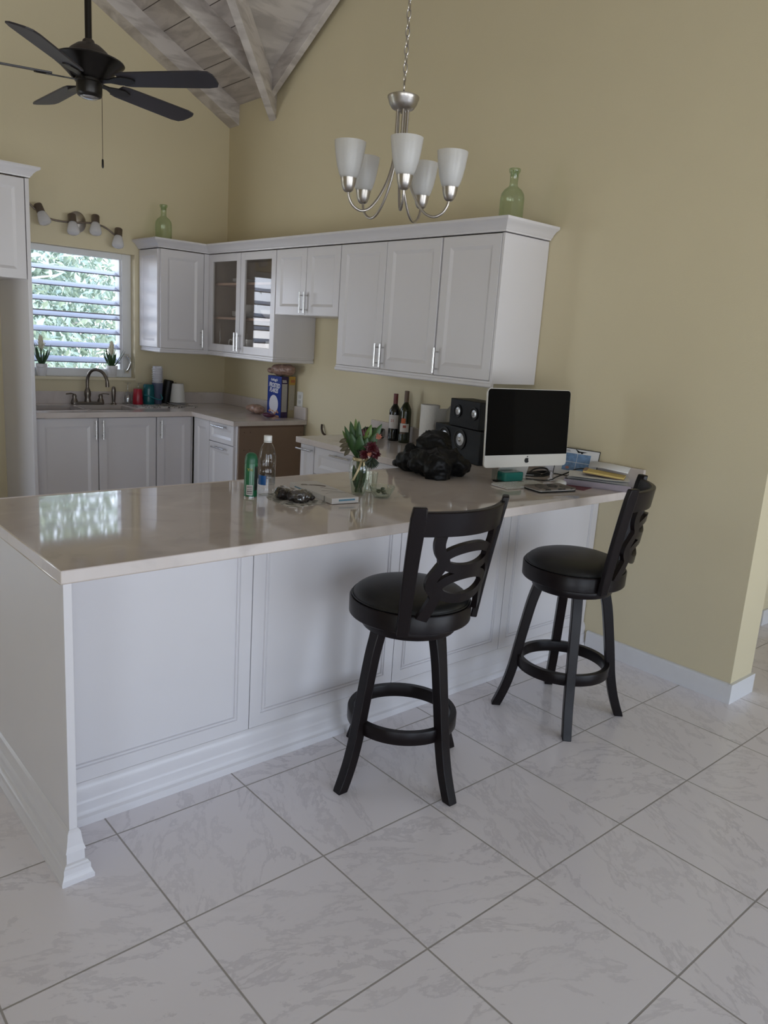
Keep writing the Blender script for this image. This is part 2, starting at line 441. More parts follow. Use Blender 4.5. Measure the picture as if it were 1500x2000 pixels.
rafter('diagonal whitewashed valley beam meeting the wall at the corner of the roof', (0, 3.268, 3.136), (-2.0, 3.268-kv*2, 3.136+SA*2), .205, .058, nv)
rafter('diagonal whitewashed valley beam on the far side of the kitchen roof', (-4.0, 3.268, 3.136), (-2.0, 3.268-kv*2, 3.136+SA*2), .205, .058, Vector((kv, 1, 0)).normalized())
for x in (-.075, -.68, -1.30, -1.9, -2.6, -3.3, -4.0, -4.8, -5.6, .62, 1.3, 2.0, 2.7):
    y0 = yv0+kv*max(x, -4-x)-.03 if -4 < x < 0 else (1.45 if x < -4.5 else 3.75)
    if x == -4.0: y0 = yv0-.05
    lab = 'whitewashed rafter climbing along the top of the long yellow wall' if x == -.075 else 'whitewashed rafter under the main roof plywood'
    rafter(lab, (x, min(y0, 3.9), fB(0, min(y0, 3.9))-.148), (x, -1.0, fB(0, -1.0)-.148), .158, .05, (1, 0, 0))
# ridge beams
o = MB().box(-2.06, -1.94, yr, YB, 3.335+SA*2-.2, 3.335+SA*2).build('ceiling_ridge_beam', RAFT); o['kind'] = 'structure'
# baseboards
BASE = mat('white_baseboard', (.70, .70, .71), .35, var=.03, vscale=20)
bp_ = [(0, 0), (-.0149, 0), (-.0149, .083), (-.011, .093), (-.004, .0961), (0, .0961)]
mb = MB().prism(bp_, 'y', YE, -.032)
mb.prism([(YE-.0149, 0), (YE-.0149, .0961), (YE, .0961), (YE, 0)], 'x', -.0149, .2338)
mb.box(.2189, .2338, YE, .6, 0, .0961)
struct(mb, 'baseboard_right', BASE)
mb = MB().box(1.265, 1.28, -.42, .6, 0, .0961).box(1.265, 1.40, -.435, -.42, 0, .0961); struct(mb, 'baseboard_passage', BASE)
mb = MB().box(-6.0, -2.85, YB-.015, YB, 0, .0961); struct(mb, 'baseboard_back', BASE)
# ------------------------------------------------------------------ kitchen window (jalousie)
SLAT = frosted('shaded_louvre_blade', (.27, .265, .36), transp=.0, tl=.10, rough=.35)  # blade colour darkened to carry the shade on the undersides
w = thing('window_1', 'white jalousie window with tilted louvres above the kitchen sink', 'window', (0, 0, 0), kind='structure')
fy0, fy1 = 4.005, 4.065
mb = MB()
mb.box(WX0, WX0+.07, fy0, fy1, WZ0, WZ1); mb.box(WX1-.075, WX1, fy0, fy1, WZ0, WZ1)
mb.box(WX0+.07, WX1-.075, fy0, fy1, WZ0, WZ0+.062); mb.box(WX0+.07, WX1-.075, fy0, fy1, WZ1-.045, WZ1)
mb.build('window_frame', FRW, w, bevel=.003)
mb = MB(); mb.box(WX0+.07, WX0+.085, 4.02, 4.10, WZ0+.06, WZ1-.045); mb.box(WX1-.09, WX1-.075, 4.02, 4.10, WZ0+.06, WZ1-.045)
mb.build('louvre_rail', FRW, w)
for i in range(7):
    zc = 1.926-.1135*i
    M = T(0, 4.065, zc) @ R(math.radians(17), 'X')
    MB().box(WX0+.085, WX1-.09, -.062, .062, -.004, .004, M).build('louvre', SLAT, w, bevel=.002)
MB().box(WX0+.085, WX1-.09, 4.012, 4.024, 1.603, 1.613).build('louvre_tie_bar', mat('grey_aluminium', (.3, .31, .34), .4), w)
mb = MB().tube(bez([(-.868, 3.998, 1.165), (-.855, 3.975, 1.19), (-.848, 3.96, 1.235), (-.855, 3.972, 1.275), (-.868, 3.998, 1.295)]), .009)
mb.box(-.885, -.85, 3.99, 4.006, 1.15, 1.18); mb.box(-.885, -.85, 3.99, 4.006, 1.28, 1.305)
mb.build('crank_handle', CHROME, w, smooth=40)
mb = MB().box(WX0-.0, WX1+.0, YB-.012, 4.005, WZ0-.022, WZ0+.0005); struct(mb, 'trim_1', mat('cream_sill_paint', (.70, .63, .45), .45), bevel=.003)

# ------------------------------------------------------------------ door and drawer builders
def door_panel(w_, h, th=.02, fr=.058, kind='recess'):
    """slab with a routed face; x 0..w, z 0..h, face at y=0, back at y=th"""
    mb = MB(); g = .0016; t = []
    def ring(i, d): return (i, i, i, i, d)
    if kind == 'recess': t = [ring(g, th), ring(g, .002), ring(g+.002, 0), ring(fr, 0), ring(fr+.018, .0095), ring(fr+.026, .0095)]
    elif kind == 'flat': t = [ring(g, th), ring(g, .002), ring(g+.002, 0)]
    mb.rings(w_, h, t)
    mb.add([(g, th, g), (w_-g, th, g), (w_-g, th, h-g), (g, th, h-g)], [(3, 2, 1, 0)])
    return mb
def bar_handle(parent, x, z, length=.138, horizontal=False, out=.032):
    mb = MB(); h = length/2; a = h*.68
    if horizontal:
        mb.cyl(.006, -h, h, 12, T(x, -out, z) @ R(PI/2, 'Y'))
        for s in (-a, a): mb.cyl(.0045, 0, out, 10, T(x+s, 0, z) @ R(PI/2, 'X'))
    else:
        mb.cyl(.006, z-h, z+h, 12, T(x, -out, 0))
        for s in (-a, a): mb.cyl(.0045, 0, out, 10, T(x, 0, z+s) @ R(PI/2, 'X'))
    return mb.build('handle', CHROME, parent, smooth=40)
def add_door(root, x0, x1, z0, z1, hx=None, hz=None, hor=False, kind='recess', fr=.058, name='door', hl=.138, y=-.02):
    d = door_panel(x1-x0, z1-z0, .02, fr, kind).build(name, WHITE, root, loc=(x0, y, z0))
    if hx is not None: bar_handle(d, hx-x0, hz-z0, hl, hor)
    return d
def glass_door(root, x0, x1, z0, z1, hx, hz):
    w_, h = x1-x0, z1-z0; f = .058; g = .0016; y = -.02
    mb = MB()
    for a, b, c, e in ((g, f, g, h-g), (w_-f, w_-g, g, h-g), (f, w_-f, g, f), (f, w_-f, h-f, h-g)): mb.box(a, b, 0, .02, c, e)
    d = mb.build('door', WHITE, root, loc=(x0, y, z0), bevel=.0015)
    MB().box(f-.004, w_-f+.004, .009, .013, f-.004, h-f+.004).build('glass_pane', DGLASS, d)
    bar_handle(d, hx-x0, hz-z0)
    return d
DGLASS = thin_glass('cabinet_glass', (.93, .92, .90), 1.0, .01)
ZB, ZT = 1.3795, 2.1241
XF = -.345      # face plane of the wall cabinets on the long wall
RW = -PI/2      # local frame for the right wall: x runs towards the viewer, y into the wall

def carcass(root, w_, d, z0, z1, m=WHITE, open_front=False):
    mb = MB(); t = .018
    if not open_front: mb.box(0, w_, 0, d, z0, z1)
    else:
        mb.box(0, t, 0, d, z0, z1); mb.box(w_-t, w_, 0, d, z0, z1); mb.box(t, w_-t, 0, d, z0, z0+t); mb.box(t, w_-t, 0, d, z1-t, z1)
        mb.box(t, w_-t, d-.012, d, z0+t, z1-t)
    return mb.build('cabinet_body', m, root)
D = .343
# corner wall cabinet on the back wall
c = thing('wall_cabinet', 'white corner wall cabinet with a single door, right of the sink window', 'cabinet', (-.7768, 3.587, 0))
carcass(c, .7768-.002, D-.002, ZB, ZT)
add_door(c, .003, .368, ZB, ZT, .345, 1.468, y=-.021)
o = MB().box(.37, .43, -.021, 0, ZB, ZT).build('filler_strip', WHITE, c)
d = door_panel(D-.01, ZT-ZB, .012, .05).build('end_panel', WHITE, c, loc=(-.012, D-.005, ZB), rot=(0, 0, -PI/2))
# glass cabinet
c = thing('wall_cabinet', 'white wall cabinet with two glass doors showing dishes', 'cabinet', (XF, 3.583, 0), RW)
W = 3.583-2.5954
mb = MB(); t = .018
x0g = .0
mb.box(x0g, x0g+t, 0, D, ZB, ZT).box(W-t, W, 0, D, ZB, ZT).box(t, W-t, 0, D, ZB, ZB+t).box(t, W-t, 0, D, ZT-t, ZT)
mb.build('cabinet_body', WHITE, c)
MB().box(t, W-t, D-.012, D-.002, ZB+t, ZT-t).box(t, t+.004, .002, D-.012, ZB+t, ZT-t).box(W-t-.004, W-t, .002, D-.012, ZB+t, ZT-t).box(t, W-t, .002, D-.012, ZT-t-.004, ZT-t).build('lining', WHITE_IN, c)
SHELF = mat('shelf_edge_board', (.52, .36, .28), .5, var=.08)
for z in (1.632, 1.893): MB().box(t+.005, W-t-.005, .03, D-.014, z, z+.018).build('shelf', SHELF, c, bevel=.002)
glass_door(c, .02, .503, ZB, ZT, .482, 1.466); glass_door(c, .507, W-.002, ZB, ZT, .528, 1.466)
# cabinet above the empty range gap
c = thing('wall_cabinet', 'short white two-door wall cabinet above the empty stove gap', 'cabinet', (XF, 2.5934, 0), RW)
W = 2.5934-1.8542; carcass(c, W, D-.002, 1.681, ZT)
add_door(c, .002, W/2-.001, 1.681, ZT, W/2-.024, 1.765); add_door(c, W/2+.001, W-.002, 1.681, ZT, W/2+.026, 1.765)
# double and single cabinet nearest the viewer
c = thing('wall_cabinet', 'tall white two-door wall cabinet between the short cabinet and the end cabinet', 'cabinet', (XF, 1.8522, 0), RW)
W = 1.8522-.950; s = 1.8522-1.4104; carcass(c, W, D-.002, ZB, ZT)
add_door(c, .002, s-.001, ZB, ZT, s-.022, 1.462); add_door(c, s+.001, W-.003, ZB, ZT, s+.026, 1.462)
c = thing('wall_cabinet', 'white single-door wall cabinet at the near end, above the computer', 'cabinet', (XF, .946, 0), RW)
W = .946-.5052; carcass(c, W-.017, D-.002, 1.366, ZT)
add_door(c, .003, W-.0185, ZB, ZT, .026, 1.462)
MB().box(W-.016, W, -.02, D-.002, 1.366, ZT).build('end_panel', WHITE, c, bevel=.001)
# crown moulding and light rail
def profile_run(path, prof, m, name, lab):
    """mitred moulding: profile (out, z) along a horizontal polyline, out is to the left of travel"""
    n = len(path); k = len(prof); vs = []; fs = []
    for i, p in enumerate(path):
        p = Vector(p)
        a = (p-Vector(path[i-1])).normalized() if i else None
        b = (Vector(path[i+1])-p).normalized() if i < n-1 else None
        na = Vector((-a.y, a.x)) if a else None; nb = Vector((-b.y, b.x)) if b else None
        if na is None: d = nb
        elif nb is None: d = na
        else: d = (na+nb).normalized(); d = d/max(.2, d.dot(na))
        for q, z in prof: vs.append((p.x+d.x*q, p.y+d.y*q, z))
    for i in range(n-1):
        for j in range(k): fs.append((i*k+j, i*k+(j+1) % k, (i+1)*k+(j+1) % k, (i+1)*k+j))
    fs.append(tuple(range(k))); fs.append(tuple((n-1)*k+j for j in range(k))[::-1])
    o = MB().add(vs, fs).build(name, m, smooth=35); tag(o, lab, 'moulding'); return o
def crown_prof(z): return [(-.014, z), (-.014, z+.0042), (.0045, z+.0045), (.006, z+.012), (.012, z+.016), (.02, z+.03), (.036, z+.046), (.052, z+.054), (.055, z+.058), (.055, z+.07), (-.014, z+.07)]
path = [(-.7918, 3.925), (-.7918, 3.561), (-.371, 3.561), (-.371, .500), (-.005, .500)]
profile_run(path[::-1], [(a, b) for a, b in crown_prof(ZT)], WHITE, 'crown_moulding', 'white crown moulding along the top of the long run of wall cabinets')
rp = [(-.002, ZB-.001), (-.002, ZB-.012), (.003, ZB-.016), (.003, ZB-.03), (-.004, ZB-.036), (-.02, ZB-.036), (-.02, ZB-.001)]
profile_run([(-.7768, 3.925), (-.7768, 3.566), (-.366, 3.566), (-.366, 2.5974), (-.005, 2.5974)][::-1], rp, WHITE, 'light_rail', 'white light rail under the corner and glass-door wall cabinets')
profile_run([(-.005, 1.8542), (-.366, 1.8542), (-.366, .506)][::-1], rp, WHITE, 'light_rail', 'white light rail under the tall wall cabinets near the computer')
# ------------------------------------------------------------------ refrigerator surround
c = thing('fridge_surround', 'tall white panel and cabinet framing the empty fridge alcove', 'cabinet', (-2.76, 3.27, 0))
W = .955; dd = YB-3.27-.002
MB().box(W-.025, W, 0, dd, 0, 2.405).build('side_panel', WHITE, c, bevel=.002)
MB().box(-.025, 0, 0, dd, 0, 2.405).build('side_panel', WHITE, c, bevel=.002)
MB().box(.0, W-.027, .02, dd, 1.79, 2.405).build('cabinet_body', WHITE, c)
mid = (W-.027)/2
add_door(c, .002, mid-.001, 1.785, 2.403, mid-.03, 1.87, y=-.001); add_door(c, mid+.001, W-.029, 1.785, 2.403, mid+.03, 1.87, y=-.001)
profile_run([(-2.785, 3.925), (-2.785, 3.268), (-1.803, 3.268), (-1.803, 3.925)][::-1], crown_prof(2.406), WHITE, 'crown_moulding', 'white crown moulding on top of the fridge surround')

# ------------------------------------------------------------------ base cabinets
def toe_body(root, w_, d, z1=.877, toe=.09):
    mb = MB().box(0, w_, 0, d, toe, z1); mb.box(.0, w_, .06, d, 0, toe); return mb.build('cabinet_body', WHITE, root)
c = thing('base_cabinet', 'white two-door base cabinet under the kitchen sink', 'cabinet', (-1.803, 3.331, 0))
mb = MB().box(0, .018, 0, .58, .09, .877).box(.86, .877, 0, .58, .09, .877).box(.018, .86, 0, .58, .09, .108).box(.018, .86, 0, .02, .85, .877).box(0, .877, .06, .58, 0, .09)
mb.build('cabinet_body', WHITE, c)
add_door(c, .004, .434, .1, .872, .412, .788); add_door(c, .437, .877, .1, .872, .464, .788)
c = thing('base_cabinet', 'narrow white single-door base cabinet right of the sink cabinet', 'cabinet', (-.922, 3.331, 0))
toe_body(c, .300, .58); add_door(c, .002, .287, .1, .872, .030, .782)
MB().box(.288, .3005, -.018, .0, .1, .872).build('filler_strip', WHITE, c)
c = thing('base_cabinet', 'white base cabinet with a drawer and brown bare side facing the stove gap', 'cabinet', (-.60, 3.31, 0), RW)
toe_body(c, 3.31-2.668, .57)
add_door(c, .016, .258, .1, .872); 
add_door(c, .260, .62, .725, .872, .44, .848, True, fr=.036, name='drawer', hl=.19)
add_door(c, .260, .62, .1, .722, .44, .688, True, name='drawer', hl=.19)
BROWN = mat('bare_brown_board', (.215, .145, .105), .6, var=.07, vscale=4, bump=.05)
mb = MB().box(.642, .654, .008, .575, .0, .862); mb.build('side_board', BROWN, c)
MB().box(.642, .6545, .008, .575, .8625, .8765).build('side_cleat', mat('brown_cleat', (.14, .085, .06), .6), c)
SCW = mat('dark_screw', (.09, .06, .045), .5)
for q in ((.05, .83), (.1, .83), (.05, .7), (.1, .7), (.55, .82), (.55, .79)): MB().cyl(.004, 0, .002, 8, T(.654, q[0], q[1]) @ R(PI/2, 'Y')).build('screw_head', SCW, c)
c = thing('base_cabinet', 'white base cabinet with drawers behind the flower vase', 'cabinet', (-.60, 1.845, 0), RW)
toe_body(c, 1.845-.69, .59)
add_door(c, .002, .150, .1, .872, .075, .842, True, name='door', hl=.16, fr=.04)
for a, b_ in ((.153, .62), (.623, 1.15)):
    add_door(c, a, b_, .70, .872, (a+b_)/2+.06, .845, True, name='drawer', fr=.045, hl=.19)
    add_door(c, a, b_, .40, .697, (a+b_)/2, .655, True, name='drawer', hl=.19); add_door(c, a, b_, .1, .397, (a+b_)/2, .355, True, name='drawer', hl=.19)

# ------------------------------------------------------------------ worktops
def quartz():
    m = bpy.data.materials.new('beige_quartz'); nt, N, L = nodes_of(m); b = N['Principled BSDF']
    b.inputs['Roughness'].default_value = .05; b.inputs['Specular IOR Level'].default_value = .5
    tc = N.new('ShaderNodeNewGeometry')
    n = N.new('ShaderNodeTexNoise'); n.inputs['Scale'].default_value = 5; n.inputs['Detail'].default_value = 7; n.inputs['Distortion'].default_value = 1.2
    L.new(tc.outputs['Position'], n.inputs['Vector'])
    cr = N.new('ShaderNodeValToRGB'); e = cr.color_ramp.elements
    e[0].position = .28; e[0].color = (.53, .475, .445, 1); e[1].position = .42; e[1].color = (.605, .545, .512, 1)
    q = cr.color_ramp.elements.new(.60); q.color = (.625, .565, .532, 1)
    q = cr.color_ramp.elements.new(.74); q.color = (.68, .625, .59, 1)
    L.new(n.outputs['Fac'], cr.inputs[0]); L.new(cr.outputs[0], b.inputs['Base Color'])
    MATS['quartz'] = m; return m
QZ = quartz()
TC, H = .0365, .914
def slab_mesh(rects, z0, z1):
    """union of axis-aligned cells given on a shared grid: outer faces only"""
    xs = sorted({v for r in rects for v in r[:2]}); ys = sorted({v for r in rects for v in r[2:]})
    cell = set()
    for i in range(len(xs)-1):
        for j in range(len(ys)-1):
            mx, my = (xs[i]+xs[i+1])/2, (ys[j]+ys[j+1])/2
            if any(r[0] < mx < r[1] and r[2] < my < r[3] for r in rects): cell.add((i, j))
    mb = MB()
    for (i, j) in cell:
        a, b, c_, d_ = xs[i], xs[i+1], ys[j], ys[j+1]
        mb.add([(a, c_, z1), (b, c_, z1), (b, d_, z1), (a, d_, z1)], [(0, 1, 2, 3)]); mb.add([(a, c_, z0), (b, c_, z0), (b, d_, z0), (a, d_, z0)], [(3, 2, 1, 0)])
        for di, dj, p, q in ((-1, 0, (a, d_), (a, c_)), (1, 0, (b, c_), (b, d_)), (0, -1, (a, c_), (b, c_)), (0, 1, (b, d_), (a, d_))):
            if (i+di, j+dj) not in cell: mb.add([(*p, z0), (*q, z0), (*q, z1), (*p, z1)], [(0, 1, 2, 3)])
    return mb
def weld(o, bev=.003):
    bm = bmesh.new(); bm.from_mesh(o.data); bmesh.ops.remove_doubles(bm, verts=bm.verts[:], dist=1e-5)
    bmesh.ops.dissolve_limit(bm, angle_limit=.01, verts=bm.verts[:], edges=bm.edges[:]); bm.to_mesh(o.data); bm.free()
    if bev:
        b = o.modifiers.new('bevel', 'BEVEL'); b.width = bev; b.segments = 2; b.limit_method = 'ANGLE'
# sink bowls cut out
SB1 = (-1.745, -1.402, 3.425, 3.775); SB2 = (-1.362, -1.005, 3.425, 3.775)
rects = [(-1.8035, SB1[0], 3.2825, 3.928), (SB1[0], SB1[1], 3.2825, SB1[2]), (SB1[0], SB1[1], SB1[3], 3.928), (SB1[1], SB2[0], 3.2825, 3.928),
         (SB2[0], SB2[1], 3.2825, SB2[2]), (SB2[0], SB2[1], SB2[3], 3.928), (SB2[1], -.002, 3.2825, 3.928), (-.6474, -.002, 2.6459, 3.2825)]
o = slab_mesh(rects, H-TC, H).build('worktop', QZ); weld(o)
tag(o, 'beige quartz L-shaped worktop around the sink corner', 'worktop')
MB().box(-1.8035, -.023, 3.91, 3.9285, H, 1.008).box(-.0225, -.0022, 2.6459, 3.9285, H, 1.008).build('backsplash', QZ, o, bevel=.002)
o = slab_mesh([(-2.8313, -.002, -.2401, .6805), (-.6474, -.002, .6805, 1.8631)], H-TC, H).build('worktop', QZ); weld(o)
tag(o, 'long beige quartz breakfast bar worktop with the computer and flowers on it', 'worktop')
MB().box(-.0225, -.0022, -.2401, 1.8631, H, 1.012).build('backsplash', QZ, o, bevel=.002)
# sink
STEEL = mat('sink_steel', (.085, .075, .068), .45, 1.0, var=.05, vscale=30)
s = thing('kitchen_sink', 'double bowl steel undermount sink below the jalousie window', 'sink', (0, 0, 0))
for r in (SB1, SB2):
    mb = MB(); a, b_, c_, d_ = r; z0 = .70; e = .03
    vs = [(a-.006, c_-.006, H-TC-.001), (b_+.006, c_-.006, H-TC-.001), (b_+.006, d_+.006, H-TC-.001), (a-.006, d_+.006, H-TC-.001),
          (a, c_, H-TC-.004), (b_, c_, H-TC-.004), (b_, d_, H-TC-.004), (a, d_, H-TC-.004),
          (a+.012, c_+.012, z0+.02), (b_-.012, c_+.012, z0+.02), (b_-.012, d_-.012, z0+.02), (a+.012, d_-.012, z0+.02),
          (a+e, c_+e, z0), (b_-e, c_+e, z0), (b_-e, d_-e, z0), (a+e, d_-e, z0)]
    fs = [(4*i+j, 4*i+(j+1) % 4, 4*i+4+(j+1) % 4, 4*i+4+j) for i in range(3) for j in range(4)]+[(12, 13, 14, 15)]
    o = mb.add(vs, fs).build('bowl', STEEL, s, smooth=50, fix=False)
    MB().cyl(.035, z0+.0005, z0+.004, 24, T((a+b_)/2, (c_+d_)/2, 0)).build('drain', CHROME, s, smooth=40)

# ------------------------------------------------------------------ breakfast bar base
p = thing('breakfast_bar', 'white panelled breakfast bar base carrying the long worktop', 'counter base', (-2.79, 0, 0))
L_ = 2.79-.002
mb = MB().box(.0, L_-.66, .022, .62, .0, H-TC-.0005).box(L_-.66, L_, .022, .60, 0, H-TC-.0005); mb.build('core', WHITE, p)
seams = [-.012, 2.79-2.101, 2.79-1.4045, 2.79-.7157, L_]
zt = H-TC-.001; z0p = .136
for a, b_ in zip(seams, seams[1:]):
    w_, h = b_-a, zt-z0p; g = .0018
    def rg(i, d): return (i, i, i, 0 if i > g else 0, d)
    rr = [(g, g, 0, 0, .0215), (g, g, 0, 0, 0)]
    for i, d in ((.048, 0), (.0505, .005), (.0535, .005), (.0560, -.0008), (.0605, -.0008), (.063, .005), (.066, .005), (.0695, 0)): rr.append((i, i, i, 0, d))
    MB().rings(w_, h, rr).build('front_panel', WHITE, p, loc=(a, 0, z0p))
prof = [(.02, .0), (-.029, 0), (-.029, .016), (-.027, .024), (-.02, .031), (-.018, .041), (-.0165, .044), (-.0165, .070), (-.013, .076), (-.0125, .082), (-.0135, .10), (-.011, .118), (-.005, .130), (-.001, .1355), (.02, .1355)]
MB().prism(prof, 'x', 0, L_).build('base_moulding', WHITE, p, smooth=30)
# end panel with its own mouldings
EX0, EX1 = -.0355, -.0125
MB().box(EX0, EX1, -.2375, .62, 0, zt).build('end_panel', WHITE, p, bevel=.0015)
lvl = [(0, .034), (.012, .0345), (.016, .032), (.024, .0285), (.03, .0265), (.045, .026), (.048, .023), (.053, .020), (.056, .0145), (.0565, .014), (.086, .0135), (.088, .0165), (.092, .0155), (.105, .0115), (.125, .0085), (.143, .0065), (.150, .002), (.152, .0003)]
mb = MB(); n = len(lvl); vs = []
for z, q in lvl:
    vs += [(EX0-q, .615, z), (EX0-q, -.2375-q, z), (EX1+q, -.2375-q, z), (EX1+q, -.03, z)]
fs = []
for i in range(n-1):
    for j in range(3): fs.append((4*i+j, 4*i+j+1, 4*i+4+j+1, 4*i+4+j))
mb.add(vs, fs).build('foot_moulding', WHITE, p, fix=True)
# ------------------------------------------------------------------ bar stools (swivel, cut-out backs)
def back_pt(u, z, off=0.0):
    """point on the curved backrest: u lateral, z height, off = towards the sitter"""
    t = (z-.62)/(1.055-.62)
    half = .172+.03*t
    b = .147+.065*t
    y = -(b+(.068-.006*t)*(1-(u/half)**2))
    # thickness along the local normal (lateral curvature only)
    dy = (.068-.006*t)*2*u/half**2
    n = Vector((-dy, 1, .15)).normalized()
    return Vector((u, y, z))+n*off
def ribbon(mb, line, w, th, closed=False):
    """band of width w lying in the curved back, line = (u, z) points"""
    P = [Vector(p) for p in line]; n = len(P); vs = []; fs = []
    for i in range(n):
        a = P[i-1] if (closed or i) else P[0]; b = P[(i+1) % n] if (closed or i < n-1) else P[-1]
        d = (b-a).normalized(); nn = Vector((-d.y, d.x))*w/2
        for q, o in ((P[i]-nn, -th/2), (P[i]+nn, -th/2), (P[i]+nn, th/2), (P[i]-nn, th/2)): vs.append(tuple(back_pt(q.x, q.y, o)))
    for i in range(n if closed else n-1):
        k = (i+1) % n
        for j in range(4): fs.append((4*i+j, 4*i+(j+1) % 4, 4*k+(j+1) % 4, 4*k+j))
    if not closed: fs += [(0, 1, 2, 3), (4*n-1, 4*n-2, 4*n-3, 4*n-4)]
    mb.add(vs, fs)
def make_stool(label, loc, leg_rot, seat_rot):
    t = thing('bar_stool', label, 'stool', loc, 0, 'dark swivel bar stools at the breakfast bar')
    Ms = R(seat_rot)
    # four flared legs, square section
    prof = [(.132, .60), (.160, .50), (.182, .38), (.200, .27), (.213, .19), (.232, .11), (.252, .05), (.272, .0)]
    sec = .0195
    for k in range(4):
        a = leg_rot+k*PI/2; mb = MB()
        path = bez([(r, 0, z) for r, z in prof], 4); vs = []; fs = []
        for i, q in enumerate(path):
            t_ = (path[min(i+1, len(path)-1)]-path[max(i-1, 0)]).normalized()
            nx = Vector((-t_.z, 0, t_.x)) if i < len(path)-1 else Vector((1, 0, 0))
            if i == len(path)-1: nx = Vector((1, 0, 0))
            if nx.x < 0: nx = -nx
            s_ = sec*(1.06-.12*i/len(path))
            for sx_, sy_ in ((-1, -1), (1, -1), (1, 1), (-1, 1)):
                pnt = q+nx*s_*sx_+Vector((0, s_*sy_, 0)); 
                if i == len(path)-1: pnt.z = 0
                vs.append(tuple(pnt))
        n = len(path)
        for i in range(n-1):
            for j in range(4): fs.append((4*i+j, 4*i+(j+1) % 4, 4*i+4+(j+1) % 4, 4*i+4+j))
        fs += [(0, 1, 2, 3), (4*n-1, 4*n-2, 4*n-3, 4*n-4)]
        mb.add(vs, fs, R(a)).build('leg', ESP, t, smooth=40, bevel=.004)
    # foot ring
    MB().lathe([(.178, .202), (.198, .202), (.2, .206), (.2, .246), (.198, .25), (.178, .25), (.176, .246), (.176, .206), (.178, .202)], 64).build('foot_ring', ESP, t, smooth=40)
    # swivel base and seat ring
    MB().lathe([(.02, .572), (.166, .572), (.169, .576), (.169, .607), (.166, .611), (.02, .611)], 56, None, True, True).build('swivel_base', ESP, t, smooth=40)
    MB().lathe([(.03, .6125), (.212, .6125), (.216, .617), (.217, .672), (.214, .677), (.203, .677), (.203, .655), (.03, .655)], 64, None, True, True).build('seat_ring', ESP, t, smooth=40)
    pr = [(.0, .656), (.196, .656), (.204, .664), (.2065, .676), (.204, .686), (.196, .697), (.18, .708), (.15, .718), (.11, .725), (.06, .729), (.001, .730)]
    MB().lathe(pr[1:], 64, None, True, True).build('seat_cushion', LEATHER, t, smooth=60)
    MB().lathe([(.2045, .6795), (.2085, .678), (.2105, .681), (.2085, .6845), (.2045, .683)], 64).build('seat_piping', LEATHER, t, smooth=60)
    # back posts
    for s in (-1, 1):
        mb = MB(); vs = []; fs = []; n = 12
        for i in range(n+1):
            z = .612+(1.062-.612)*i/n; tt = (z-.62)/.435
            half = .172+.03*tt; b = .147+.065*tt-.004*sin(PI*tt)
            c = Vector((s*(half+.008), -b, z))
            d = Vector((s*.62, -.78, 0)).normalized(); e = Vector((.78, s*.62, 0)).normalized()
            wd = .0115; ln = .020+.006*tt if i < n else .022
            for p_, q_ in ((-wd, -ln), (wd, -ln), (wd, ln), (-wd, ln)): vs.append(tuple(c+d*p_+e*s*q_*.0+Vector((-d.y, d.x, 0))*q_))
        for i in range(n):
            for j in range(4): fs.append((4*i+j, 4*i+(j+1) % 4, 4*i+4+(j+1) % 4, 4*i+4+j))
        fs += [(0, 1, 2, 3), (4*n+3, 4*n+2, 4*n+1, 4*n)]
        mb.add(vs, fs, Ms).build('back_post', ESP, t, smooth=40, bevel=.004)
    # top rail
    mb = MB(); ribbon(mb, [(-.196+.392*i/24, 1.005) for i in range(25)], .082, .02)
    mb.v = [tuple(Ms @ Vector(v)) for v in mb.v]; mb.build('top_rail', ESP, t, smooth=40, bevel=.004)
    # cut-out splat: two side strands and two overlapping ovals
    mb = MB()
    for s in (-1, 1):
        pts = [(s*u, z) for u, z in ((.126, .975), (.129, .94), (.121, .91), (.102, .878), (.116, .847), (.130, .818), (.129, .790), (.110, .757), (.119, .72), (.136, .672))]
        ribbon(mb, [p.xy for p in bez([(a, b, 0) for a, b in pts], 4)], .034, .0185)
    for zc, hh in ((.884, .038), (.785, .043)):
        ribbon(mb, [(.108*cos(2*PI*i/40), zc+hh*sin(2*PI*i/40)) for i in range(40)], .031, .0178, True)
    mb.v = [tuple(Ms @ Vector(v)) for v in mb.v]; mb.build('back_splat', ESP, t, smooth=40)
    return t
make_stool('dark bar stool with cut-out back in front of the bar middle, back to the viewer', (-1.665, -.345, 0), 0, math.radians(2))
make_stool('dark bar stool near the yellow wall, turned with its back beside the papers', (-.752, -.393, 0), PI/4, math.radians(26))

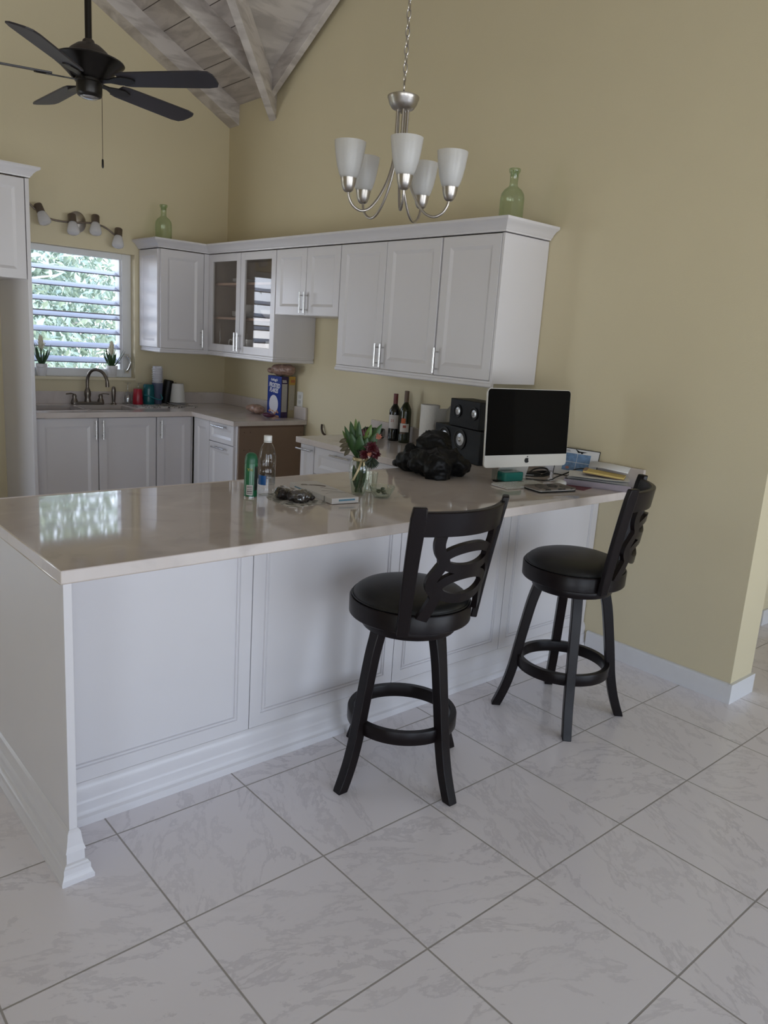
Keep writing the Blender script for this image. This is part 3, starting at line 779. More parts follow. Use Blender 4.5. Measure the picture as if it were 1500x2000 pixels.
# ------------------------------------------------------------------ chandelier
SHADE = frosted('frosted_lamp_glass', (.93, .93, .93), transp=.33, tl=.62, rough=.3)
hx, hy = -1.381, .194
c = thing('chandelier', 'brushed nickel five-arm chandelier with frosted glass shades hanging on a chain', 'chandelier', (hx, hy, 0))
MB().lathe([(.012, 2.405), (.03, 2.408), (.042, 2.414), (.052, 2.428), (.0575, 2.444), (.0605, 2.450), (.0605, 2.456), (.052, 2.460), (.02, 2.464), (.006, 2.466)], 40, None, True, True).build('hub', NICKEL, c, smooth=40)
MB().sphere(.008, (0, 0, 2.402)).build('finial', NICKEL, c, smooth=60)
cupz = 2.09
for k in range(5):
    a = math.radians(163.2)-k*2*PI/5; M = R(a)
    path = bez([(.021, 0, 2.41), (.021, 0, 2.30), (.024, 0, 2.235), (.040, 0, 2.165), (.072, 0, 2.095), (.110, 0, 2.046), (.147, 0, 2.030), (.180, 0, 2.043), (.199, 0, 2.070), (.205, 0, 2.10)], 7)
    arm = MB().tube(path, .0052, 10, M).build('arm', NICKEL, c, smooth=60)
    cc = M @ Vector((.205, 0, 0))
    MB().lathe([(.004, cupz-.002), (.012, cupz), (.019, cupz+.006), (.0255, cupz+.022), (.030, cupz+.046), (.031, cupz+.053), (.0275, cupz+.053), (.02, cupz+.02), (.004, cupz+.01)], 28, T(cc.x, cc.y, 0), True).build('socket_cup', NICKEL, arm, smooth=50)
    z0 = cupz+.046
    MB().lathe([(.029, z0), (.0375, z0+.018), (.046, z0+.045), (.0525, z0+.078), (.057, z0+.108), (.0595, z0+.130), (.0577, z0+.130), (.055, z0+.107), (.0505, z0+.078), (.044, z0+.045), (.0355, z0+.019), (.027, z0+.003), (.004, z0+.003)], 36, T(cc.x, cc.y, 0)).build('lamp_shade', SHADE, arm, smooth=60)
    MB().lathe([(.003, z0), (.012, z0+.004), (.013, z0+.03), (.022, z0+.055), (.026, z0+.075), (.02, z0+.095), (.003, z0+.1)], 20, T(cc.x, cc.y, 0)).build('bulb', mat('white_bulb', (.75, .75, .74), .3), arm, smooth=60)
mb = MB(); mb.tube([(.0215*cos(2*PI*i/28), 0, 2.488+.0225*sin(2*PI*i/28)) for i in range(28)], .0025, 8, R(.8), True); mb.build('loop_ring', NICKEL, c, smooth=60)
mb = MB(); z = 2.512; k = 0; ztop = zBf(hy)-.03
while z < ztop:
    pts = [(.0075*cos(2*PI*i/14), 0, z+.012+.0185*sin(2*PI*i/14)) for i in range(14)]
    mb.tube(pts, .0024, 5, R(.4+(k % 2)*PI/2), True); z += .0305; k += 1
mb.build('chain', NICKEL, c, smooth=60)
MB().lathe([(.004, ztop), (.03, ztop+.004), (.06, ztop+.03), (.062, ztop+.06)], 24, None, True, True).build('ceiling_canopy', NICKEL, c, smooth=40)

# ------------------------------------------------------------------ ceiling fan
DK = mat('oil_rubbed_bronze', (.010, .008, .007), .35, .3)
BLADE = mat('dark_walnut_blade', (.030, .027, .034), .42, var=.2, vscale=6)
c = thing('ceiling_fan', 'dark five-blade ceiling fan with pull chain under the kitchen roof', 'fan', (-1.937, 1.877, 0), 0)
zr_ = 3.335+SA*1.94-.2
MB().cyl(.016, 2.83, zr_-.02, 16).build('down_rod', DK, c, smooth=40)
MB().lathe([(.016, zr_-.09), (.05, zr_-.06), (.07, zr_-.02), (.072, zr_+.01)], 28, None, True, True).build('ceiling_canopy', DK, c, smooth=40)
MB().lathe([(.02, 2.865), (.026, 2.86), (.03, 2.845), (.055, 2.838), (.085, 2.815), (.105, 2.79), (.112, 2.783)], 40, None, True).build('motor_dome', mat('aged_bronze', (.06, .05, .042), .45, .4), c, smooth=40)
MB().lathe([(.10, 2.786), (.150, 2.779), (.163, 2.772), (.166, 2.766), (.160, 2.760), (.135, 2.742), (.105, 2.715), (.082, 2.692), (.062, 2.685)], 48, None, True, True).build('motor_housing', DK, c, smooth=40)
MB().lathe([(.066, 2.69), (.066, 2.675), (.06, 2.672), (.06, 2.625), (.055, 2.615), (.045, 2.610)], 32, None, True, True).build('switch_housing', DK, c, smooth=40)
MB().lathe([(.043, 2.611), (.036, 2.604), (.01, 2.600), (.001, 2.600)], 24, None).build('bottom_cap', CHROME, c, smooth=40)
MB().tube([(.048, -.035, 2.62), (.048, -.035, 2.33)], .0014, 6).build('pull_chain', mat('dark_brass', (.10, .07, .05), .4, .8), c)
MB().lathe([(.002, 2.335), (.005, 2.33), (.0055, 2.30), (.003, 2.292)], 12, T(.048, -.035, 0), True, True).build('pull_fob', DK, c, smooth=40)
for k in range(5):
    a = 5.348+k*2*PI/5-(math.radians(9) if k == 4 else 0); M = R(a); P = M @ T(0, 0, 2.688) @ R(math.radians(-13), 'X')
    mb = MB()
    pl = [(.165, -.05), (.20, -.058), (.40, -.064), (.60, -.068), (.645, -.060), (.66, -.035), (.662, .0), (.66, .035), (.645, .060), (.60, .068), (.40, .064), (.20, .058), (.165, .05)]
    b = mb.prism(pl, 'z', -.004, .004, P).build('fan_blade', BLADE, c, bevel=.0015)
    mb = MB(); iron = [(.055, -.016), (.11, -.014), (.15, -.03), (.19, -.036), (.235, -.02), (.245, 0), (.235, .02), (.19, .036), (.15, .03), (.11, .014), (.055, .016)]
    mb.prism(iron, 'z', -.0105, -.0045, P); mb.build('blade_iron', DK, b, bevel=.001)

# ------------------------------------------------------------------ spotlight bar on the window wall
BRZ = mat('brushed_bronze', (.20, .165, .14), .38, .9)
SPOTG = frosted('spot_glass', (.95, .95, .97), transp=.1, tl=.6, rough=.2)
c = thing('spotlight_bar', 'wavy four-spot light bar on the wall above the sink window', 'wall lamp', (0, 0, 0))
MB().lathe([(.062, 0), (.066, .004), (.066, .012), (.055, .02), (.01, .024)], 36, T(-1.272, YB, 2.262) @ R(PI/2, 'X') @ Matrix.Diagonal((1, 1.15, 1, 1)), True, True).build('wall_plate', NICKEL, c, smooth=40)
yb = YB-.075
path = bez([(-1.632, yb, 2.335), (-1.58, yb, 2.293), (-1.50, yb, 2.252), (-1.40, yb, 2.243), (-1.28, yb, 2.252), (-1.18, yb, 2.262), (-1.09, yb, 2.247), (-1.02, yb, 2.207), (-.985, yb, 2.178)], 6)
MB().tube(path, .0065, 10).build('curved_bar', BRZ, c, smooth=60)
MB().tube([(-1.272, YB-.015, 2.254), (-1.272, yb, 2.254)], .008).build('bracket', BRZ, c, smooth=60)
for (x, z, tx, ty) in ((-1.556, 2.283, -16, 22), (-1.335, 2.246, 2, 18), (-1.165, 2.265, 8, 18), (-.992, 2.195, 10, 16)):
    M = T(x, yb-.018, z) @ R(math.radians(tx), 'Y') @ R(math.radians(-ty), 'X')
    h = MB().lathe([(.026, .058), (.029, .054), (.029, .002), (.024, -.002)], 24, M, True, True).build('spot_head', BRZ, c, smooth=40)
    MB().lathe([(.023, .002), (.032, -.012), (.040, -.045), (.044, -.070), (.040, -.082), (.030, -.088), (.002, -.090)], 24, M).build('spot_glass', SPOTG, h, smooth=60)
# ------------------------------------------------------------------ helpers for soft lumps
def lump_mesh(blobs, sub=3):
    """ellipsoids (centre, radii, rot z) as one bmesh-made mesh, to be fused by a voxel remesh"""
    mb = MB()
    for c, r, rz in blobs:
        bm = bmesh.new(); bmesh.ops.create_icosphere(bm, subdivisions=sub, radius=1.0)
        M = T(*c) @ R(rz) @ Matrix.Diagonal((*r, 1)); bm.verts.ensure_lookup_table()
        mb.add([tuple(M @ v.co) for v in bm.verts], [tuple(v.index for v in f.verts) for f in bm.faces]); bm.free()
    return mb
def tex(name, ttype, size, **k):
    t = bpy.data.textures.new(name, ttype); t.noise_scale = size
    for a, b in k.items(): setattr(t, a, b)
    return t
CRUMP = tex('crumple', 'VORONOI', .05); CLOUD = tex('cloud', 'CLOUDS', .06); FINE = tex('fine', 'CLOUDS', .018)
def soften(o, voxel, disp, smooth_it=4):
    m = o.modifiers.new('fuse', 'REMESH'); m.mode = 'VOXEL'; m.voxel_size = voxel; m.use_smooth_shade = True
    m = o.modifiers.new('smooth', 'SMOOTH'); m.iterations = smooth_it; m.factor = .5
    for t_, s in disp:
        m = o.modifiers.new('wrinkle', 'DISPLACE'); m.texture = t_; m.strength = s; m.texture_coords = 'LOCAL'; m.mid_level = .5
    return o
H = .914

# ------------------------------------------------------------------ computer corner
SILVER = mat('silver_aluminium', (.60, .58, .54), .36, .35, var=.02)
SCREEN = mat('black_screen_glass', (.003, .003, .0035), .10, spec=.12, var=.0)
c = thing('desktop_computer', 'large silver and black all-in-one desktop computer standing on the bar corner', 'computer', (-.508, .113, H), math.radians(-9.3))
tilt = R(math.radians(-3.5), 'X'); W, Hp = .528, .371
def rrect(w_, h, r, n=6, corners=(1, 1, 1, 1)):
    pts = []
    for (cx, cz, a0), q in zip(((w_/2-r, h-r, 0), (-w_/2+r, h-r, 90), (-w_/2+r, r, 180), (w_/2-r, r, 270)), corners):
        for i in range(n+1):
            a = math.radians(a0+90*i/n)
            pts.append((cx+r*cos(a), cz+r*sin(a)))
    return pts
B = T(0, 0, .086) @ tilt
mb = MB(); out = rrect(W, Hp, .018); n = len(out); vs = []; 
for s, y in ((1, -.006), (1, .004), (.9, .022), (.6, .034)):
    vs += [(x*s, y, Hp/2+(z-Hp/2)*s) for x, z in out]
fs = [tuple(range(n))[::-1], tuple(range(3*n, 4*n))]+[(i*n+j, i*n+(j+1) % n, (i+1)*n+(j+1) % n, (i+1)*n+j) for i in range(3) for j in range(n)]
mb.add(vs, fs, B).build('monitor_body', SILVER, c, smooth=35)
gl = [(x, z) for x, z in rrect(W-.005, Hp-.0025, .017) if z > .05]; gl = [(W/2-.0025, .058)]+gl+[(-W/2+.0025, .058)]
# drop the lower rounded corners, keep the straight lower edge of the glass
g2 = [p_ for p_ in rrect(W-.005, Hp-.0025, .017) if p_[1] > Hp*.5]; g2 = [(W/2-.0025, .058)]+g2+[(-W/2+.0025, .058)]
MB().prism(g2, 'y', -.0078, -.0062, B).build('screen_glass', SCREEN, c)
def apple():
    """bitten fruit emblem with a detached leaf, unit height about 1"""
    pts = []
    for i in range(60):
        a = PI/2+2*PI*i/60
        r = .40*(1+.06*cos(2*a))*(1-.13*math.exp(-((a-PI/2) % (2*PI) if (a-PI/2) % (2*PI) < PI else (a-PI/2) % (2*PI)-2*PI)**2/.10))
        if sin(a) < -.75: r *= 1-.10*math.exp(-((cos(a))/.22)**2)
        x, z = r*cos(a)*.98, r*sin(a)
        d = math.hypot(x-.50, z-.07)
        if d < .21 and x > 0: x, z = .50-(.21)*((.50-x)/max(d, 1e-4)), .07+.21*(z-.07)/max(d, 1e-4)
        pts.append((x, z))
    leaf = []
    for i in range(9):
        t_ = i/8; leaf.append((.02+.20*t_-.06*sin(PI*t_), .42+.24*t_+.05*sin(PI*t_)))
    for i in range(1, 8):
        t_ = 1-i/8; leaf.append((.02+.20*t_+.06*sin(PI*t_), .42+.24*t_-.05*sin(PI*t_)))
    return pts, leaf
a1, a2 = apple(); k_ = .034
mb = MB(); mb.prism([(x*k_, .030+z*k_) for x, z in a1], 'y', -.0068, -.0061, B); mb.prism([(x*k_, .030+z*k_) for x, z in a2], 'y', -.0068, -.0061, B)
mb.build('fruit_emblem', BLACK, c)
mb = MB(); pp = [(.055, .25), (.075, .17), (.10, .06), (.105, .012), (.095, .004), (-.085, .004), (-.095, .0)]
mb.prism([(.03, .22), (.036, .22), (.102, .02), (.102, .0), (-.085, .0), (-.085, .006), (.092, .006), (.094, .014)], 'x', -.095, .095); mb.build('stand', SILVER, c, bevel=.002)

KB = mat('white_keys', (.66, .65, .62), .4)
c = thing('keyboard', 'slim white keyboard partly under the dark case before the computer', 'keyboard', (-.572, .078, H), math.radians(-6))
MB().prism([(-.058, .001), (.058, .001), (.058, .011), (-.058, .005)], 'x', -.14, .14).build('base', SILVER, c, bevel=.001)
mb = MB()
for r_i in range(6):
    for k in range(14):
        x = -.134+k*.0192; y = .047-r_i*.0182
        if r_i == 5 and 4 <= k <= 8:
            if k == 4: mb.box(x, x+.0935, y-.007, y+.007, .0055, .0095)
            continue
        zb = .0055+(y+.05)*.05
        mb.box(x, x+.0168, y-.0078, y+.0078, zb, zb+.0032)
mb.build('keys', KB, c)
# patterned tablet case
def print_mat(name, cols, scale, thr, rough=.5):
    m = bpy.data.materials.new(name); nt, N, L = nodes_of(m); b = N['Principled BSDF']; b.inputs['Roughness'].default_value = rough
    tc = N.new('ShaderNodeTexCoord'); v = N.new('ShaderNodeTexVoronoi'); v.inputs['Scale'].default_value = scale
    nz = N.new('ShaderNodeTexNoise'); nz.inputs['Scale'].default_value = scale*.6; mx = N.new('ShaderNodeMix'); mx.data_type = 'RGBA'; mx.inputs[0].default_value = .06
    L.new(tc.outputs['Object'], mx.inputs[6]); L.new(nz.outputs['Color'], mx.inputs[7]); L.new(tc.outputs['Object'], nz.inputs['Vector'])
    L.new(mx.outputs[2], v.inputs['Vector'])
    cr = N.new('ShaderNodeValToRGB'); cr.color_ramp.interpolation = 'CONSTANT'; e = cr.color_ramp.elements
    e[0].position = 0; e[0].color = (*cols[0], 1); e[1].position = thr[0]; e[1].color = (*cols[1], 1)
    for t_, cc in zip(thr[1:], cols[2:]): q = e.new(t_); q.color = (*cc, 1)
    L.new(v.outputs['Distance'], cr.inputs[0]); L.new(cr.outputs[0], b.inputs['Base Color']); MATS[name] = m; return m
CASE = print_mat('case_print', [(.012, .01, .01), (.12, .095, .08), (.016, .013, .012), (.20, .165, .14)], 17, (.18, .42, .56))
c = thing('tablet_case', 'dark patterned zip case lying at the bar edge before the computer', 'case', (-.512, -.048, H), math.radians(-12))
MB().prism(rrect(.225, .125, .014), 'z', .0005, .0065).build('bottom_shell', BLACK, c, bevel=.001)
MB().prism(rrect(.218, .118, .012), 'z', .0065, .0105, T(0, .0035, 0)).build('tablet_edge', SILVER, c)
MB().prism(rrect(.225, .125, .014), 'z', .0105, .0175).build('cover', CASE, c, bevel=.0015)
mb = MB().lathe([(.018, 0), (.028, .0), (.028, .002), (.018, .002), (.018, 0)], 32, T(.02, .07, .0176) @ Matrix.Diagonal((1, .8, 1, 1))); mb.build('ring_motif', BLACK, c)
for o_ in c.children: o_.location.y -= .0625
c = thing('computer_mouse', 'low white computer mouse on the dark red mat', 'mouse', (-.338, .018, H+.0032), math.radians(-55))
MB().lathe([(.001, .02), (.012, .0195), (.022, .017), (.028, .011), (.0295, .004), (.028, .0005), (.001, .0)][::-1], 32, Matrix.Diagonal((1, 1.9, 1, 1))).build('shell', WPLASTIC, c, smooth=60)
o = MB().prism(rrect(.20, .165, .008), 'z', .0, .0028, T(-.262, -.108, H+.0002) @ R(math.radians(14))).build('mouse_mat', mat('maroon_mat', (.13, .03, .05), .7, bump=.1), None)
tag(o, 'dark red mouse mat between the computer and the papers', 'mouse mat')
# teal case on a black tray under the monitor
TEAL = frosted('teal_plastic', (.03, .20, .165), transp=.05, tl=.2, rough=.15)
c = thing('plastic_case', 'teal plastic case in a clear box under the computer screen', 'case', (-.565, .155, H+.0075), math.radians(-9))
MB().prism(rrect(.125, .062, .014), 'z', .006, .050, T(0, -.032, 0)).build('lid', TEAL, c, bevel=.006)
MB().prism(rrect(.155, .072, .016), 'z', .0005, .006, T(-.01, -.037, 0)).build('tray', BLACK, c, bevel=.001)
MB().box(-.088, -.086, -.036, .034, .006, .058).box(-.088, .066, .032, .034, .006, .058).build('clear_box', thin_glass('clear_plastic', (.93, .95, .95)), c)
# cables
CABLE = mat('black_cable', (.008, .008, .008), .45)
o = MB().tube(bez([(-.42, .17, H+.010), (-.36, .13, H+.005), (-.30, .11, H+.005), (-.22, .13, H+.012), (-.15, .12, H+.03), (-.10, .10, H+.05), (-.055, .07, H+.056)], 6), .0032, 8).build('power_cable', CABLE); tag(o, 'black cable running from under the computer to the desk calendar', 'cable')
mb = MB()
for i, (rx, ry, dx, dz) in enumerate(((.075, .035, 0, .005), (.07, .03, .006, .012), (.062, .032, -.004, .020))):
    mb.tube([(-.215+dx+rx*cos(2*PI*k/30), .245+ry*sin(2*PI*k/30), H+dz+(.014 if i == 2 else .003)*sin(2*PI*k/30+1)) for k in range(30)], .0045, 8, None, True)
o = mb.build('coiled_cable', CABLE, smooth=60); tag(o, 'loose coil of black cable behind the computer screen on the bar', 'cable')
c = thing('hard_drive', 'small dark box with a grey edge among the cables behind the screen', 'drive', (-.285, .235, H), math.radians(-30))
MB().prism(rrect(.10, .07, .008), 'z', .0005, .016).build('body', BLACK, c, bevel=.001); MB().prism(rrect(.102, .072, .009), 'z', .006, .009, T(0, -.001, 0)).build('edge_band', SILVER, c)
# desk calendar
SKY = mat('printed_blue', (.16, .27, .44), .6, var=.5, vscale=60)
c = thing('desk_calendar', 'white desk calendar with blue photographs leaning by the wall', 'calendar', (-.062, .138, H+.0005), math.radians(-79))
Q = R(math.radians(-14), 'X')
MB().prism(rrect(.235, .150, .004), 'y', -.001, .001, Q).build('page', PAPER, c)
mb = MB(); fr = .0035
for a, b_, c_, d_ in ((-.118, .118, 0, fr), (-.118, .118, .15-fr, .15), (-.1195, -.1195+fr, 0, .15), (.1195-fr, .1195, 0, .15)): mb.box(a, b_, -.0022, -.0012, c_, d_, Q)
mb.build('black_border', BLACK, c)
for i, (a, b_) in enumerate(((-.075, .078), (.0, .078), (-.075, .03), (.0, .03))):
    MB().box(a, a+.072, -.0022, -.0012, b_, b_+.045, Q).build('photograph', SKY, c)
MB().sphere(.018, (-.045, -.0016, .045), 14, 8, 1.2, .04, .8, Q).build('coral_shape', mat('printed_coral', (.42, .18, .14), .6), c)
mb = MB(); mb.add([(.0, -.0024, .128), (-.022, -.0024, .149), (.006, -.0024, .137), (.05, -.0024, .137), (.028, -.0024, .131), (.02, -.0024, .124), (.012, -.0024, .131)], [(0, 2, 1), (0, 6, 2), (6, 4, 2), (2, 4, 3), (6, 5, 4)], Q)
mb.build('bird_silhouette', BLACK, c, fix=False)
MB().box(-.07, -.045, -.0022, -.0012, .131, .134, Q).box(-.068, -.05, -.0022, -.0012, .136, .1385, Q).build('printed_line', mat('grey_print', (.3, .3, .32), .6), c)
MB().prism([(.0, .0), (.045, .0), (.0372, .145)], 'x', -.10, .10).build('easel_back', BLACK, c)
# tray of papers with the yellow pad
c = thing('paper_tray', 'clear lilac plastic document tray holding papers at the wall end', 'tray', (-.148, -.075, H+.0005), math.radians(-62))
mb = MB().box(-.16, .16, -.11, .11, 0, .002)
for a, b_, c_, d_ in ((-.16, .16, -.11, -.108), (-.16, .16, .108, .11), (-.16, -.158, -.108, .108)): mb.box(a, b_, c_, d_, .002, .03)
mb.build('tray_body', frosted('lilac_plastic', (.50, .44, .50), .25, .4), c)
c = thing('paper_stack', 'loose stack of white papers in the plastic tray', 'papers', (-.150, -.070, H+.0032), math.radians(-60))
for i in range(5):
    a = (-.12, .10, .05, -.06, .16)[i]*.5; z = .004*i+.006*i
    mb = MB(); n = 9; vs = []; fs = []
    for iy in range(n):
        for ix in range(n):
            x = -.145+.29*ix/(n-1); y = -.10+.20*iy/(n-1); vs.append((x, y, z+.006*sin(3*x*8+i)*abs(x)*3+.004))
    for iy in range(n-1):
        for ix in range(n-1): fs.append((iy*n+ix, iy*n+ix+1, iy*n+ix+1+n, iy*n+ix+n))
    o = mb.add(vs, fs, R(a)).build('sheet', PAPER, c, fix=False); m_ = o.modifiers.new('th', 'SOLIDIFY'); m_.thickness = .0006
c = thing('paper_sheet', 'single white paper leaning on the low splashback behind the yellow pad', 'paper', (-.028, -.055, 1.0125))
mb = MB(); vs = []; fs = []
for i in range(9):
    t_ = i/8; x = .004-.075*t_; z = -.02*t_+.006*sin(PI*t_)
    vs += [(x, -.115-.03*t_, z), (x, .0, z+.003), (x, .115-.03*t_, z-.002)]
for i in range(8):
    for j in range(2): fs.append((3*i+j, 3*i+j+1, 3*i+4+j, 3*i+3+j))
o = mb.add(vs, fs).build('sheet', PAPER, c, smooth=60, fix=False); m_ = o.modifiers.new('th', 'SOLIDIFY'); m_.thickness = .0006
YEL = mat('yellow_paper', (.62, .47, .16), .7, var=.05)
c = thing('yellow_pad', 'yellow writing pad lying on the stack of white papers', 'notepad', (-.135, -.092, H+.058), math.radians(-63))
M = R(math.radians(4), 'Y')
MB().box(-.10, .10, -.055, .055, 0, .008, M).build('pages', YEL, c, bevel=.001)
MB().box(-.102, -.085, -.056, .056, .008, .011, M).build('binding', mat('brown_binding', (.25, .15, .08), .6), c)
MB().box(-.101, .101, -.056, .056, -.0035, -.0002, M).build('backing_card', mat('brown_card', (.25, .16, .09), .7), c)

# ------------------------------------------------------------------ speakers, towel, bottles at the wall
CONE = mat('silver_cone', (.55, .55, .56), .3, .7)
def speaker(label, loc, rz, w_, h, d, drv, rr):
    s = thing('loudspeaker', label, 'speaker', loc, rz)
    MB().box(0, w_, 0, d, 0, h).build('enclosure', BLACK, s, bevel=.004)
    for (x, z) in drv:
        M = T(x, -.001, z) @ R(PI/2, 'X')
        b = MB().lathe([(rr, 0), (rr, .005), (rr*.86, .006), (rr*.82, .002), (rr*.55, -.0), (rr*.82, .0)], 36, M).build('driver_surround', mat('rubber', (.012, .012, .012), .6), s, smooth=40)
        MB().lathe([(rr*.60, .0015), (rr*.42, .0035), (rr*.24, .005), (rr*.22, .008), (rr*.1, .0115), (.0005, .012)], 36, M).build('cone', CONE, b, smooth=60)
    return s
speaker('large black loudspeaker lying under the smaller one, behind the black bag', (-.235, 1.02, H+.0005), math.radians(-101.5), .45, .186, .19, ((.105, .115), (.262, .120)), .058)
speaker('smaller black loudspeaker stacked on the large one beside the computer', (-.252, .895, H+.1875), math.radians(-101.5), .285, .155, .16, ((.080, .088), (.235, .088)), .036)
c = thing('paper_towel_roll', 'white paper towel roll standing between the wine bottles and loudspeakers', 'paper towel', (-.185, 1.125, H))
mb = MB(); vs = []
MB().lathe([(.02, .0), (.057, .0), (.058, .004), (.058, .274), (.057, .278), (.02, .278), (.02, .0)], 40).build('roll', mat('towel_paper', (.70, .69, .67), .85, bump=.3, bscale=90), c, smooth=40)
MB().prism([(0.0, -.058), (.03, -.0595), (.075, -.066), (.088, -.0665), (.088, -.0655), (.03, -.0585), (0, -.0572)], 'z', .002, .26).build('loose_sheet', mat('towel_paper', ()), c)
PLB = frosted('white_bag_plastic', (.66, .65, .62), .1, .4)
o = soften(lump_mesh([((0, 0, .12), (.045, .05, .12), 0), ((.0, -.03, .20), (.04, .04, .07), 0)]).build('white_bag', PLB, loc=(-.072, .985, H+.188)), .008, ((CLOUD, .02),))
o.location = (-.085, 1.065, H+.001); o.scale = (.9, .7, 1.05); tag(o, 'crumpled white bag between the paper towel roll and the wall', 'bag')
def wine(label, loc, h, glass, cap, rz):
    w_ = thing('wine_bottle', label, 'bottle', loc, rz, None)
    k = h/.31
    MB().lathe([(.012, .002), (.032, .0), (.0365, .006), (.037, .02), (.037, .185*k), (.035, .203*k), (.026, .222*k), (.0165, .238*k), (.014, .25*k), (.0138, .300*k), (.0148, .302*k), (.0148, .31*k)], 36, None, True, True).build('glass_body', glass, w_, smooth=50)
    MB().lathe([(.0149, .235*k), (.0152, .25*k), (.0152, .3105*k), (.012, .3115*k), (.0005, .3115*k)], 28).build('foil_cap', cap, w_, smooth=40)
    return w_
DG1 = mat('dark_wine_glass', (.006, .007, .006), .08, spec=.6); DG2 = mat('olive_wine_glass', (.012, .018, .006), .08, spec=.6)
def arc_label(name, m, parent, r, z0, z1, a0, a1, n=12):
    mb = MB(); vs = []; fs = []
    for i in range(n+1):
        a = a0+(a1-a0)*i/n; vs += [(r*cos(a), r*sin(a), z0), (r*cos(a), r*sin(a), z1)]
    for i in range(n): fs.append((2*i, 2*i+2, 2*i+3, 2*i+1))
    return mb.add(vs, fs).build(name, m, parent, smooth=60, fix=False)
LBL = mat('cream_label', (.60, .57, .55), .6, var=.03); LRED = mat('label_red', (.38, .09, .06), .6); LORG = mat('label_orange', (.55, .13, .05), .6)
w1 = wine('dark wine bottle with red foil cap and white label', (-.10, 1.535, H), .305, DG1, mat('red_foil', (.13, .015, .015), .4), 0)
w2 = wine('olive wine bottle with orange and white label and brown cap', (-.10, 1.432, H), .332, DG2, mat('brown_foil', (.11, .065, .04), .45), 0)
av = math.radians(228)
arc_label('label', LBL, w1, .0374, .082, .170, av-1.25, av+.75)
t1 = text('label_number', '31', .026, LRED, w1, (.0378*cos(av-.35), .0378*sin(av-.35), .132), (PI/2, 0, av-.35+PI/2))
arc_label('label', LBL, w2, .0374, .072, .126, av-.95, av+.75); arc_label('upper_label', LORG, w2, .0374, .128, .160, av-.75, av+.05)
arc_label('emblem', LRED, w2, .0377, .100, .116, av-.35, av+.2); arc_label('neck_band', mat('brown_foil', ()), w2, .0376, .060, .0705, av-.95, av+.1)
w3 = thing('bottle_on_side', 'dark bottle lying on its side left of the wine bottles', 'bottle', (-.135, 1.665, H+.0345), 0)
M = R(math.radians(28)) @ R(PI/2, 'X')
MB().lathe([(.01, -.05), (.032, -.05), (.034, -.046), (.034, .07), (.028, .09), (.014, .105), (.013, .15)], 32, M, True, True).build('glass_body', DG1, w3, smooth=45)
MB().lathe([(.0005, -.0535), (.024, -.0535), (.025, -.0505), (.0005, -.0505)], 28, M, False, False).build('base_disc', mat('pale_disc', (.5, .48, .46), .5), w3)
for o_ in w3.children: pass
w3.rotation_euler = (0, 0, math.radians(180))
# black plastic bag
BAG = mat('black_bin_plastic', (.004, .004, .0045), .42, spec=.22, var=.1, bump=.25, bscale=30)
RIDGE = tex('fold', 'MUSGRAVE', .10, musgrave_type='RIDGED_MULTIFRACTAL')
o = lump_mesh([((-.01, .03, .062), (.135, .125, .066), .2), ((.075, .0, .058), (.085, .10, .060), 0), ((-.07, -.05, .052), (.085, .08, .055), .4), ((.05, .10, .11), (.098, .085, .085), .2), ((.085, .115, .160), (.058, .05, .036), .0),
     ((-.035, .13, .055), (.07, .085, .055), .3), ((-.055, .165, .085), (.032, .036, .05), .2), ((-.06, .185, .055), (.045, .05, .045), 0), ((-.055, .200, .030), (.022, .05, .026), .25), ((-.062, .238, .024), (.024, .022, .021), 0)]).build('plastic_bag', BAG, loc=(-.765, .44, H+.002))
soften(o, .007, ((RIDGE, .020), (CLOUD, .024), (FINE, .007)), 8); tag(o, 'knotted black plastic bag lying on the bar before the loudspeakers', 'bag')

# ------------------------------------------------------------------ things along the bar
c = thing('aerosol_can', 'green aerosol can beside the clear water bottle', 'can', (-1.897, .365, H), 0)
GREEN = mat('green_can_paint', (.012, .13, .055), .25, spec=.6, var=.08); av = math.radians(238)
MB().lathe([(.024, .0), (.0262, .002), (.0268, .006), (.0262, .010), (.0262, .128), (.0255, .134)], 36, None, True).build('can_body', GREEN, c, smooth=40)
MB().lathe([(.0256, .134), (.0252, .150), (.0225, .163), (.017, .172), (.010, .176), (.0005, .177)], 36).build('cap', mat('green_cap', (.012, .11, .05), .35), c, smooth=50)
MB().lathe([(.0262, .0), (.0270, .003), (.0262, .006)], 36).build('base_rim', CHROME, c, smooth=40)
arc_label('barcode_label', LBL, c, .0265, .012, .052, av-.65, av+.35)
mb = MB()
for z in (.018, .024, .027, .033, .040, .045):
    vs = []; n = 6
    for i in range(n+1):
        a = av-.55+.8*i/n; vs += [(.0267*cos(a), .0267*sin(a), z), (.0267*cos(a), .0267*sin(a), z+.0022)]
    mb.add(vs, [(2*i, 2*i+2, 2*i+3, 2*i+1) for i in range(n)])
mb.build('barcode_bars', mat('ink', (.06, .06, .06), .6), c, fix=False)
arc_label('dark_side_panel', mat('dark_print', (.012, .02, .015), .4), c, .02645, .03, .125, av+.55, av+1.5)
text('can_lettering', 'YN', .016, mat('yellow_print', (.42, .36, .06), .5), c, (.0268*cos(av-.15), .0268*sin(av-.15), .112), (PI/2, 0, av-.15+PI/2))
c = thing('water_bottle', 'clear plastic water bottle with white cap and blue label', 'bottle', (-1.817, .375, H), 0)
PET = thin_glass('clear_pet', (.92, .93, .93), 1.0, .03, .35)
mb = MB(); pf = [(.0005, .006), (.018, .003), (.029, .0), (.0325, .006), (.033, .02)]
for i in range(5):
    z = .024+.012*i; pf += [(.0335, z), (.0318, z+.006)]
pf += [(.0335, .09), (.0335, .105), (.0318, .110), (.0335, .116), (.0340, .14), (.0325, .165), (.027, .190), (.018, .207), (.0140, .213), (.0140, .222)]
